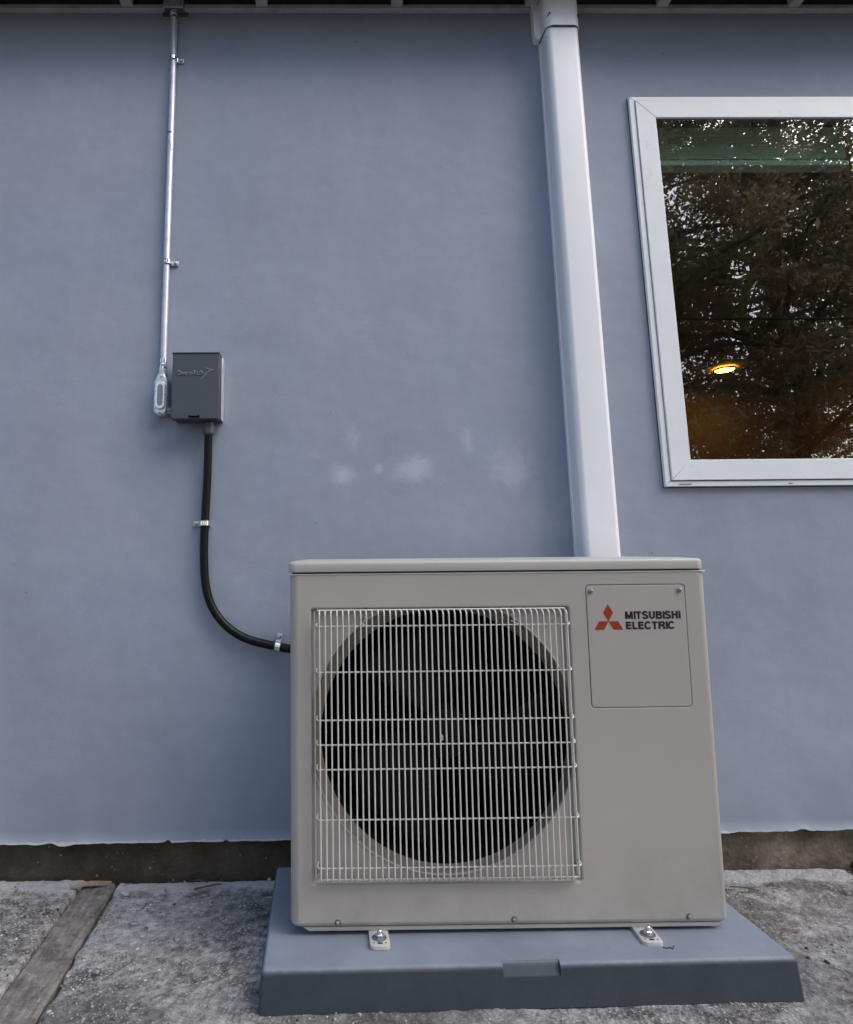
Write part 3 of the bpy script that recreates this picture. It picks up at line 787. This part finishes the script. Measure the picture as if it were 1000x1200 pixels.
# ================================================================== AIR CONDITIONER
ac = thing('air_conditioner', 'ivory outdoor air conditioner with square wire fan guard on grey pad', 'air conditioner', (-.083, -.436, .079), (R(2.9), R(.07), R(-.37)))
UW, UD, UH = .9575, .330, .7595
LWD = .9505
RC = .018
GX = (.0475, .6385); GZ = (.0875, .6805); RD = .013          # recess
FC = (.3455, .402); FR = .3010; FC2 = (.3580, .381); FR2 = .2900                                # fan opening
PX = (.6780, .9070); PZ = (.4545, .7290)
XM = .6585
def casing():
    mb = MB()
    def bridge(outer, rings, cen):
        ax0, az0, ax1, az1, _ = outer
        angs = sorted(set([2 * math.pi * k / 96 for k in range(96)] + [math.atan2(z - cen[1], x - cen[0]) % (2 * math.pi) for x in (ax0, ax1) for z in (az0, az1)]
                          + [math.atan2(z - cen[1], x - cen[0]) % (2 * math.pi) for (x, z) in rrect(*rings[0][0][:4], rings[0][0][4], 5)]))
        n = len(angs); allr = [(outer, 0.)] + rings; vs = []
        for rr, y in allr:
            for a in angs:
                if len(rr) == 5:
                    p = ray_rr(cen[0], cen[1], a, *rr[:4], max(rr[4], 1e-5)); vs.append((p[0], y, p[1]))
                else: vs.append((min(GX[1] - .0042, max(GX[0] + .0042, rr[0] + rr[2] * math.cos(a))), y, min(GZ[1] - .0042, rr[1] + rr[2] * math.sin(a))))
        fs = [(i * n + k, i * n + (k + 1) % n, (i + 1) * n + (k + 1) % n, (i + 1) * n + k) for i in range(len(allr) - 1) for k in range(n)]
        mb.add(vs, fs)
    g = (GX[0], GZ[0], GX[1], GZ[1])
    def ins(q, d, r): return (q[0] + d, q[1] + d, q[2] - d, q[3] - d, r)
    cen = FC
    bz = .010
    rings = [(ins(g, -.0050, .009), 0.), (ins(g, -.003, .008), 0.), (ins(g, -.0008, .006), .0012), (ins(g, .0005, .005), .004), (ins(g, .0012, .005), RD - .002), (ins(g, .0035, .005), RD)]
    # raised lip and bell mouth of the fan opening
    rings += [((FC[0], FC[1], FR + .0060), RD), ((FC[0], FC[1], FR + .0048), RD), ((FC[0], FC[1], FR + .0035), RD - .0022), ((FC[0], FC[1], FR + .0015), RD - .0026), ((FC[0], FC[1], FR + .0002), RD - .001), ((FC[0], FC[1], FR), RD + .004)]
    bridge((RC, bz, XM, UH, 0), rings, cen)
    # right half with the service panel opening
    q = (PX[0], PZ[0], PX[1], PZ[1]); c2 = ((PX[0] + PX[1]) / 2, (PZ[0] + PZ[1]) / 2)
    bridge((XM, bz, UW - RC, UH, 0), [(ins(q, -.0030, .010), 0.), (ins(q, -.0012, .009), 0.), (ins(q, .0002, .008), .0010), (ins(q, .0004, .008), .0065), (ins(q, .02, .006), .0066), ], c2)
    # wrapped sides: arc round the vertical corners, sides, back
    path = [(RC, 0)]
    left = [(RC - RC * math.sin(a), RC - RC * math.cos(a)) for a in [math.pi / 2 * k / 8 for k in range(9)]]
    right = [(UW - x, y) for x, y in left]
    loop = left + [(0, UD - .01), (.01, UD), (UW - .01, UD), (UW, UD - .01)] + right[::-1]
    n = len(loop)
    def curl(z_in):  # bottom edge curls in
        return z_in
    lv = [(0., 0., UH), (0., 0., bz), (.0012, .0, bz - .005), (.004, 0., bz - .0085), (.009, 0., 0.)]
    cxm, cym = UW / 2, UD / 2
    vs = []
    for d, _, z in lv:
        for x, y in loop:
            vx = x + d * (1 if x < .05 else (-1 if x > UW - .05 else 0)); vy = y + d * (1 if y < RC + .001 else (-1 if y > UD - .05 else 0))
            vs.append((vx, vy, z))
    fs = []
    for i in range(len(lv) - 1):
        for k in range(n):
            if k == n - 1:
                if i == 0: continue       # the front itself is the two bridged halves
            fs.append((i * n + k, i * n + (k + 1) % n, (i + 1) * n + (k + 1) % n, (i + 1) * n + k))
    mb.add(vs, fs)
    mb.add([(.009, .009, 0), (UW - .009, .009, 0), (UW - .009, UD - .009, 0), (.009, UD - .009, 0)], [(0, 1, 2, 3)])
    # inner service recess floor
    mb.add([(PX[0] - .004, .0067, PZ[0] - .004), (PX[1] + .004, .0067, PZ[0] - .004), (PX[1] + .004, .0067, PZ[1] + .004), (PX[0] - .004, .0067, PZ[1] + .004)], [(0, 1, 2, 3)])
    return mb
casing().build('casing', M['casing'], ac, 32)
# lid: a shallow cap, slightly proud
lidp = MB(); vs = []; prof = [(.0005, .7635), (-.0035, .7640), (-.0040, .7665), (-.0040, .7800), (-.0035, .7832), (-.0018, .7858), (.0015, .7872), (.03, .7900)]
n = None
for d, z in prof:
    pts = rrect(d, d, LWD - d, UD - d + .004, RC, 7); n = len(pts); vs += [(x, y, z) for x, y in pts]
fs = [(i * n + k, i * n + (k + 1) % n, (i + 1) * n + (k + 1) % n, (i + 1) * n + k) for i in range(len(prof) - 1) for k in range(n)] + [tuple((len(prof) - 1) * n + k for k in range(n)), tuple(range(n))[::-1]]
lidp.add(vs, fs).build('lid', M['lid'], ac, 30)
MB().bbox((.0006, -.0014, .7572), (UW - .0006, UD - .001, .7596), .0008).build('flange', M['casing_wire'], ac)  # lighter colour than the casing paints in the edge highlight
MB().bbox((.0045, .004, .7597), (LWD - .0045, UD - .006, .7634), .0003).build('seam_gap', M['gasket'], ac)
# base pan
MB().prism([(.040, -.0098), (.932, -.0098), (.942, -.0015), (.026, -.0015)], .006, .32, .001).build('base_pan', M['lid'], ac)
# bell mouth, inner box, fan
fr = MB(); vs = []; n = 144; prof = [(0, .0038), (.12, .011), (.34, .022), (.6, .034), (.85, .046), (.97, .056), (1, .062), (1, .068)]
for u, y in prof:
    for k in range(n):
        a = 2 * math.pi * k / n
        p0 = (min(GX[1] - .0042, max(GX[0] + .0042, FC[0] + FR * math.cos(a))), min(GZ[1] - .0042, FC[1] + FR * math.sin(a))); p1 = (FC2[0] + FR2 * math.cos(a), FC2[1] + FR2 * math.sin(a))
        vs.append((p0[0] + (p1[0] - p0[0]) * u, RD + y, p0[1] + (p1[1] - p0[1]) * u))
fr.add(vs, [(i * n + k, i * n + (k + 1) % n, (i + 1) * n + (k + 1) % n, (i + 1) * n + k) for i in range(len(prof) - 1) for k in range(n)]).build('fan_ring', M['ring'], ac, 40)
MB().lathe([(FR2 + .0005, RD + .0675), (FR2 + .0005, RD + .125)], FC2, 96).build('fan_shroud', M['dark'], ac, 30)
MB().add([(.03, .13, .03), (.66, .13, .03), (.66, .30, .03), (.03, .30, .03), (.03, .13, .745), (.66, .13, .745), (.66, .30, .745), (.03, .30, .745)],
         [(0, 1, 2, 3), (4, 5, 6, 7), (1, 2, 6, 5), (2, 3, 7, 6), (3, 0, 4, 7)]).build('inner_box', M['dark'], ac, 0)
coil = MB()
for i in range(60): coil.box((.04 + i * .0102, .282, .04), (.041 + i * .0102, .296, .735))
coil.build('coil_fins', M['dark'], ac, 0)
fan = bpy.data.objects.new('fan', None); COL.objects.link(fan); fan.parent = ac; fan.location = (FC2[0], .10, FC2[1])
MB().lathe([(.0001, -.032), (.03, -.030), (.055, -.022), (.062, -.010), (.062, .04), (.0001, .045)], (0, 0), 40).build('hub', M['blade'], fan)
def blade_mesh():
    mb = MB(); vs = []; na, nr = 12, 8
    for i in range(na + 1):
        for j in range(nr + 1):
            t = j / nr; r_ = .058 + (.252 - .058) * t; u = i / na
            a = R(-38 + 76 * u + 24 * t * (1 - .6 * u)); y = .045 - .075 * u - .010 * math.sin(t * 3.1)
            vs.append((r_ * math.cos(a), y, r_ * math.sin(a)))
    m_ = nr + 1
    fs = [(i * m_ + j, i * m_ + j + 1, (i + 1) * m_ + j + 1, (i + 1) * m_ + j) for i in range(na) for j in range(nr)]
    return mb.add(vs, fs).mesh('blade', M['blade'], 60)
bm_ = blade_mesh()
for k in range(3):
    o = link('blade', bm_, fan); o.rotation_euler = (0, R(120 * k + 25), 0)
    so_ = o.modifiers.new('thick', 'SOLIDIFY'); so_.thickness = .0035
MB().lathe([(.0001, -.0005), (.0042, 0), (.0042, .006)], (.3392, .3965), 8).build('centre_clip', M['metal_light'], ac)
MB().dome((.3400, .002, .3905), .0030, .003, 10).build('centre_clip', M['metal_light'], ac)

# wire guard
gd = bpy.data.objects.new('fan_guard', None); COL.objects.link(gd); gd.parent = ac
WY = -.018; WR = .0018
V0, V1 = .0668, .6260; NV = 43
path = spline([(0, -.003, .6755), (0, -.0095, .6745), (0, -.0165, .6690), (0, WY, .6600)], 4)[:-1] + [Vector((0, WY, z)) for z in (.655, .52, .39, .26, .135)] + spline([(0, WY, .116), (0, -.0165, .1055), (0, -.0105, .0985), (0, -.001, .0965)], 4)
vw = MB().tube(path, WR, 7).mesh('wire', M['casing_wire'], 60)
for i in range(NV):
    o = link('wire', vw, gd); o.location = (V0 + (V1 - V0) * i / (NV - 1) + random.uniform(-.0004, .0004), random.uniform(-.0003, .0003), random.uniform(-.0008, .0008))
def hwire(z, x0, x1, y, ends=True, nm='cross_wire'):
    yy = y
    if ends:
        p = [(x0 - .0022, RD - .006, z + .004), (x0 - .004, yy + .010, z + .003), (x0 - .002, yy + .002, z)] + [(x0 + .004, yy, z)]
        q_ = [(x1 - .004, yy, z), (x1 + .002, yy + .002, z), (x1 + .004, yy + .010, z + .003), (x1 + .0022, RD - .006, z + .004)]
        pts = spline(p, 3) + spline(q_, 3)
    else: pts = [(x0, yy, z), (x1, yy, z)]
    MB().tube(pts, WR, 7).build(nm, M['casing_wire'], gd, 60)
hy = WY + 2 * WR - .0002
for z in (.6425, .5418, .4380, .3852, .3330, .2275, .1277): hwire(z, .0632, .6300, hy)
hwire(.6770, .0620, .6275, -.0030 + .0005, False)
hwire(.1010, .0630, .6275, -.0105 + .0032, False)
hwire(.0950, .0630, .6275, -.0005, False)
for x in (.0555, .6315):
    MB().tube([(x, RD - .006, .674), (x, RD - .006, .10)], WR, 7).build('side_rod', M['casing_wire'], gd, 60)
# guard hooks and their screws
for x, z in ((.1640, .6600), (.5110, .6600)):
    MB().dome((x, RD - .001, z), .0060, .006, 14).build('screw', M['screw'], ac)
    MB().tube(spline([(x - .003, RD - .003, z - .012), (x + .001, -.004, z - .014), (x + .006, -.012, z - .0165), (x + .012, hy, z - .018)], 4), WR * 1.1, 7).build('hook', M['casing_wire'], gd, 60)
for x, z in ((.0640, .1165), (.6300, .1150)):
    MB().dome((x, RD - .001, z), .0055, .005, 14).build('screw', M['screw'], ac)
for x, z in ((.1735, .6800), (.5100, .6800)):
    MB().dome((x, .0035, z), .004, .003, 10).build('clip_hole', M['gasket'], ac)
for x, z in ((.1023, .0068), (.4861, .0085), (.8676, .0100)):
    MB().dome((x, .0005, z + .003), .0068, .0012, 16).build('washer', M['gasket'], ac)
    MB().dome((x, -.0004, z + .0034), .0052, .0052, 14).build('screw', M['screw'], ac)
# service panel
sp = MB().prism(rrect(PX[0] + .0016, PZ[0] + .0016, PX[1] - .0016, PZ[1] - .0016, .0075, 5), -.0006, .0064, .0012).build('service_panel', M['casing'], ac, 30)
for x, z in ((.6894, .7155), (.8935, .7160)):
    MB().dome((x, -.0006, z), .0058, .0048, 16).build('screw', M['screw'], sp)
def arc(cx, cy, rx, ry, a0, a1, n=10): return [(cx + rx * math.cos(R(a0 + (a1 - a0) * k / n)), cy + ry * math.sin(R(a0 + (a1 - a0) * k / n))) for k in range(n + 1)]
LW = .24       # stroke weight of a grotesque capital of height 1
h_ = LW / 2
GLY = {  # advance width, strokes (centre lines)
 'M': (.92, [[(h_, 0), (h_, 1)], [(.92 - h_, 0), (.92 - h_, 1)], [(h_ + .02, .97), (.46, .06)], [(.90 - h_, .97), (.46, .06)]]),
 'I': (.17, [[(h_, 0), (h_, 1)]]),
 'T': (.66, [[(0, 1 - h_), (.66, 1 - h_)], [(.33, 0), (.33, .95)]]),
 'S': (.70, [arc(.35, .735, .25, .185, 12, 90) + arc(.35, .735, .25, .185, 90, 235)[1:] + [(.35, .515)] + arc(.35, .275, .265, .195, 60, -90)[1:] + arc(.35, .275, .265, .195, -90, -172)[1:]]),
 'U': (.74, [[(h_, 1), (h_, .33)] + arc(.37, .33, .37 - h_, .33 - h_, 180, 360)[1:] + [(.74 - h_, 1)]]),
 'B': (.72, [[(h_, 0), (h_, 1)], [(h_, 1 - h_), (.42, 1 - h_)] + arc(.42, .735, .19, .18, 90, -90)[1:] + [(h_, .545)], [(.42, .54)] + arc(.42, .31, .215, .225, 90, -90)[1:] + [(h_, h_)]]),
 'H': (.74, [[(h_, 0), (h_, 1)], [(.74 - h_, 0), (.74 - h_, 1)], [(h_, .53), (.74 - h_, .53)]]),
 'E': (.64, [[(h_, 0), (h_, 1)], [(h_, 1 - h_), (.63, 1 - h_)], [(h_, .53), (.60, .53)], [(h_, h_), (.64, h_)]]),
 'L': (.58, [[(h_, 0), (h_, 1)], [(h_, h_), (.58, h_)]]),
 'C': (.76, [arc(.40, .5, .315, .415, 38, 322, 20)]),
 'R': (.74, [[(h_, 0), (h_, 1)], [(h_, 1 - h_), (.44, 1 - h_)] + arc(.44, .715, .20, .20, 90, -90)[1:] + [(h_, .515)], [(.40, .50), (.56, .42), (.62, .28), (.65, 0)]])}
def capitals(word, x0, x1, z0, hgt, y, gap=.095):
    adv = sum(GLY[c][0] for c in word) + gap * (len(word) - 1); sx = (x1 - x0) / adv; mb = MB(); x = 0; e = 0
    for c in word:
        w_, strokes = GLY[c]
        for st in strokes:
            P = [Vector(p) for p in st]; L_ = []; Q_ = []
            for i, p in enumerate(P):
                t_ = (P[min(i + 1, len(P) - 1)] - P[max(0, i - 1)]).normalized(); n_ = Vector((-t_.y, t_.x)) * h_
                L_.append(p + n_); Q_.append(p - n_)
            e += 1
            vs = [(x0 + (x + q.x) * sx, y - .00001 * e, z0 + q.y * hgt) for q in L_ + Q_]; k = len(P)
            mb.add(vs, [(i, i + 1, k + i + 1, k + i) for i in range(k - 1)])
        x += w_ + gap
    mb.build('printed_lettering', M['black'], sp, 0)
capitals('MITSUBISHI', .7655, .8915, .6510, .0172, -.0009)
capitals('ELECTRIC', .7662, .8775, .6280, .0172, -.0009)
def rhomb(pts): return MB().prism(pts, -.0011, -.0006)
cx, cz = .7270, .6465
rhomb([(cx, cz), (cx + .0112, cz + .0195), (cx, cz + .0388), (cx - .0112, cz + .0195)]).build('printed_diamond', M['red'], sp, 0)
rhomb([(cx, cz), (cx - .0110, cz - .0190), (cx - .0325, cz - .0190), (cx - .0215, cz)]).build('printed_diamond', M['red'], sp, 0)
rhomb([(cx, cz), (cx + .0215, cz), (cx + .0325, cz - .0190), (cx + .0110, cz - .0190)]).build('printed_diamond', M['red'], sp, 0)
# mounting feet on the pad (local z of the pad top is about -.011 .. -.020 towards the back)
def foot(x, yaw, front=True):
    f = bpy.data.objects.new('mounting_foot', None); COL.objects.link(f); f.parent = ac
    f.location = (x, .012 if front else .32, -.0192 if front else -.0315); f.rotation_euler = (R(-2.2 if front else 2.2), 0, yaw + (0 if front else math.pi))
    hole = [(x_ * 1., y_) for x_, y_ in rrect(-.0215, -.066, .0215, .05, .011, 6)]
    mb = MB(); n = len(hole); vs = []
    for ins, z in ((0, .0005), (0, .0065), (.0006, .0080), (.002, .0088)):
        for px_, py_ in hole:
            vs.append((px_ * (1 - ins / .0215), py_ + (ins if py_ < 0 else -ins) * .8, z))
    fs = [(i * n + k, i * n + (k + 1) % n, (i + 1) * n + (k + 1) % n, (i + 1) * n + k) for i in range(3) for k in range(n)] + [tuple(3 * n + k for k in range(n)), tuple(range(n))[::-1]]
    mb.add(vs, fs).build('plate', M['lid'], f)
    MB().bbox((-.019, .0, .0), (.019, .05, .0275 if not front else .0165), .001).build('leg_block', M['lid'], f)
    def up(mb_, name, mat, c, sm=30):
        mb_.v = [(x_ + c[0], z_ + c[1], y_ + c[2]) for x_, y_, z_ in mb_.v]; mb_.build(name, mat, f, sm)
    up(MB().lathe([(.0155, 0), (.0155, .0018), (.007, .0022)], (0, 0), 24), 'washer', M['screw'], (0, -.036, .0088))
    up(MB().lathe([(.0098, 0), (.0098, .0062), (.0085, .0075), (.0001, .0075)], (0, 0), 6), 'nut', M['chrome'], (.001, -.036, .0108), 20)
    up(MB().lathe([(.0052, 0), (.0052, .014), (.004, .0152), (.0001, .0152)], (0, 0), 14), 'bolt', M['chrome'], (.001, -.036, .0108))
    sl_ = MB().lathe([(.0001, 0), (.0062, 0), (.0062, .0003)], (0, 0), 20)
    sl_.v = [(x_ * 1., y_, z_ * .42) for x_, y_, z_ in sl_.v]; up(sl_, 'slot', M['dark'], (0, -.0555, .0090))
    for sx in (-.0125, .0125): up(MB().lathe([(.0001, 0), (.0018, 0), (.0018, .0003)], (0, 0), 12), 'dimple', M['gasket'], (sx, -.054, .0090))
foot(.1905, 0); foot(.766, R(-3)); foot(.1905, 0, False); foot(.766, 0, False)

# ================================================================== DEBRIS
def twig(pts, r, name, label, cat, mat='twig'):
    c = Vector(pts[0]); t = thing(name, label, cat, (c.x, c.y, float(slab_h(np.array(c.x), np.array(c.y))) + .0055))
    P = [Vector((p[0] - c.x, p[1] - c.y, p[2])) for p in pts]
    q = spline(P, 5); MB().tube(q, [r * (1 - .5 * i / len(q)) for i in range(len(q))], 7).build('stem', M[mat], t)
    return t
t = twig([(-.372, -.034, .004), (-.352, -.040, .008), (-.330, -.046, .004)], .0022, 'twig', 'short dark twig on the concrete left of the pad, nearer the wall', 'twig')
twig([(-.362, -.078, .005), (-.338, -.076, .008), (-.306, -.064, .009), (-.292, -.056, .006)], .0028, 'twig', 'longer dark twig on the concrete just in front of another twig', 'twig')
twig([(1.072, -.110, .003), (1.100, -.120, .005), (1.135, -.135, .003)], .0016, 'twig', 'thin dark twig on the concrete right of the air conditioner', 'twig')
t = thing('dry_leaf', 'pale brown strip of dry leaf lying across the wooden strip', 'leaf', (-.705, -.055, .004))
lf = MB(); n = 9; vs = []
for i in range(n + 1):
    u = i / n; wd = .0075 * math.sin(math.pi * min(1, u * .9 + .08)); x = .105 * u; y = .032 * u + .004 * math.sin(u * 5)
    vs += [(x, y - wd, .002), (x, y, .005 + .006 * math.sin(u * 3.1)), (x, y + wd, .003)]
lf.add(vs, [(i * 3 + k, (i + 1) * 3 + k, (i + 1) * 3 + k + 1, i * 3 + k + 1) for i in range(n) for k in range(2)]).build('blade', M['leafdry'], t, 60)
def stone(x, y, r, label, mat='pebble', sc=(1, .8, .6), name='stone'):
    bm = bmesh.new(); bmesh.ops.create_icosphere(bm, subdivisions=3, radius=r)
    for v in bm.verts:
        k_ = 1 + .22 * (float(vnoise(np.array(v.co.x / r * 1.2 + 5), np.array(v.co.y / r * 1.2 + v.co.z / r), 3, 3)) - .5) * 2
        v.co = Vector((v.co.x * sc[0], v.co.y * sc[1], v.co.z * sc[2])) * k_
    o = MB().bm(bm).build(name, M[mat], None, 60); o.location = (x, y, float(slab_h(np.array(x), np.array(y))) + r * .2); o.rotation_euler = (0, 0, r * 900)
    return tag(o, label, 'stone')
stone(1.087, -.4247, .006, 'tiny black stone on the bare concrete right of the pad', 'gasket')
stone(-.548, -.075, .013, 'flat pale stone on the concrete just right of the wooden strip', 'slab', (1.5, .8, .25))
stone(-.86, -.16, .014, 'pale flat stone on the left concrete slab below the wall', 'slab', (1.3, .8, .3))
stone(1.515, -.015, .030, 'dark rounded stone in the gap at the far right by the footing', 'gasket', (1, 1, .8))
stone(-.165, -.015, .006, 'tiny pale stone against the footing beside the pad', 'slab')

# ================================================================== TREES (mirrored in the window; the left one added to dim the sky)
def tree(x, y, h, rad, label, seed, n_leaf):
    rg = np.random.default_rng(seed); rd = random.Random(seed)
    t = thing('tree', label, 'tree', (x, y, -.1), group='trees mirrored in the window')
    tb = MB(); ends = []
    trunk = [(rd.uniform(-.15, .15) * k, rd.uniform(-.15, .15) * k, h * .9 * k / 5) for k in range(6)]
    tp_ = spline(trunk, 4); tb.tube(tp_, [.19 * (1 - .85 * i / len(tp_)) + .015 for i in range(len(tp_))], 10); tb.build('trunk', M['bark'], t)
    lb_ = MB(); clumps = []
    nb = int(26 * h / 8)
    for i in range(nb):
        z = h * (.18 + .75 * i / nb); a = i * 2.4 + rd.uniform(-.4, .4); L = rad * (1.05 - .75 * (max(0, i / nb - .25)) ** 1.2) * rd.uniform(.7, 1.1)
        b0 = Vector(min(tp_, key=lambda q: abs(q.z - z))); e = b0 + Vector((math.cos(a) * L, math.sin(a) * L, rd.uniform(-.1, .35) * L))
        m1 = b0.lerp(e, .5) + Vector((0, 0, .12 * L)); pts = spline([b0, m1, e], 5)
        lb_.tube(pts, [.05 * (1 - .8 * k / len(pts)) + .006 for k in range(len(pts))], 6)
        for k in range(9):
            u = rd.uniform(.25, 1.05); c = b0.lerp(e, u) + Vector([rd.gauss(0, .22 + .12 * u) for _ in range(3)]); clumps.append((c, rd.uniform(.22, .5)))
            if k < 4:
                s0 = b0.lerp(m1 if u < .5 else e, min(1, u)); lb_.tube([s0, s0.lerp(c, .6) + Vector((0, 0, .04)), c], [.014, .009, .004], 5)
    lb_.build('branches', M['bark'], t)
    C_ = np.array([c[:] for c, _ in clumps]); Rr = np.array([r_ for _, r_ in clumps])
    idx = rg.integers(0, len(C_), n_leaf)
    P = C_[idx] + rg.normal(0, 1, (n_leaf, 3)) * (Rr[idx] * .45)[:, None] * np.array([1, 1, .7])
    L = rg.uniform(.026, .066, n_leaf)[:, None]; a = rg.normal(0, 1, (n_leaf, 3)); a /= np.linalg.norm(a, axis=1)[:, None]
    b = np.cross(a, rg.normal(0, 1, (n_leaf, 3))); b /= np.linalg.norm(b, axis=1)[:, None]
    v = np.stack([P - a * L, P + b * L * .38, P + a * L, P - b * L * .38], 1).reshape(-1, 3)
    me = bpy.data.meshes.new('crown'); me.vertices.add(len(v)); me.vertices.foreach_set('co', v.ravel())
    me.loops.add(len(v)); me.loops.foreach_set('vertex_index', np.arange(len(v), dtype=np.int32))
    me.polygons.add(n_leaf); me.polygons.foreach_set('loop_start', np.arange(0, len(v), 4, dtype=np.int32)); me.update(calc_edges=True)
    me.materials.append(M['leaf']); link('crown', me, t)
tree(4.3, -6.6, 9.2, 2.4, 'dark leafy tree behind the viewer, mirrored in the left of the window', 1, 62000)
tree(7.2, -7.6, 10.2, 2.7, 'tall dark leafy tree mirrored in the middle of the window', 2, 58000)
tree(10.6, -8.2, 9.8, 2.7, 'dark leafy tree mirrored towards the right of the window', 3, 46000)
tree(5.6, -11.0, 13.0, 3.2, 'farther tall tree whose crown fills the gap in the mirrored foliage', 4, 30000)
tree(10.5, -12.5, 13.5, 3.2, 'farthest tall tree mirrored at the upper right of the window', 5, 26000)
tree(1.0, -8.6, 7.0, 2.6, 'broad tree standing straight behind the viewer', 6, 26000)
tree(-4.0, -4.6, 7.5, 2.5, 'broad unseen tree added behind the viewer to the left to dim the sky', 7, 26000)  # unseen, set close to cut the skylight reaching the wall's left
cb = thing('overhead_cable', 'thin dark cable sagging in front of the mirrored trees', 'cable', (0, -4.6, 0))
MB().tube([(x, 0, 3.62 + .004 * (x - 5) ** 2) for x in np.linspace(-6, 16, 40)], .012, 6).build('strand', M['rubber'], cb)
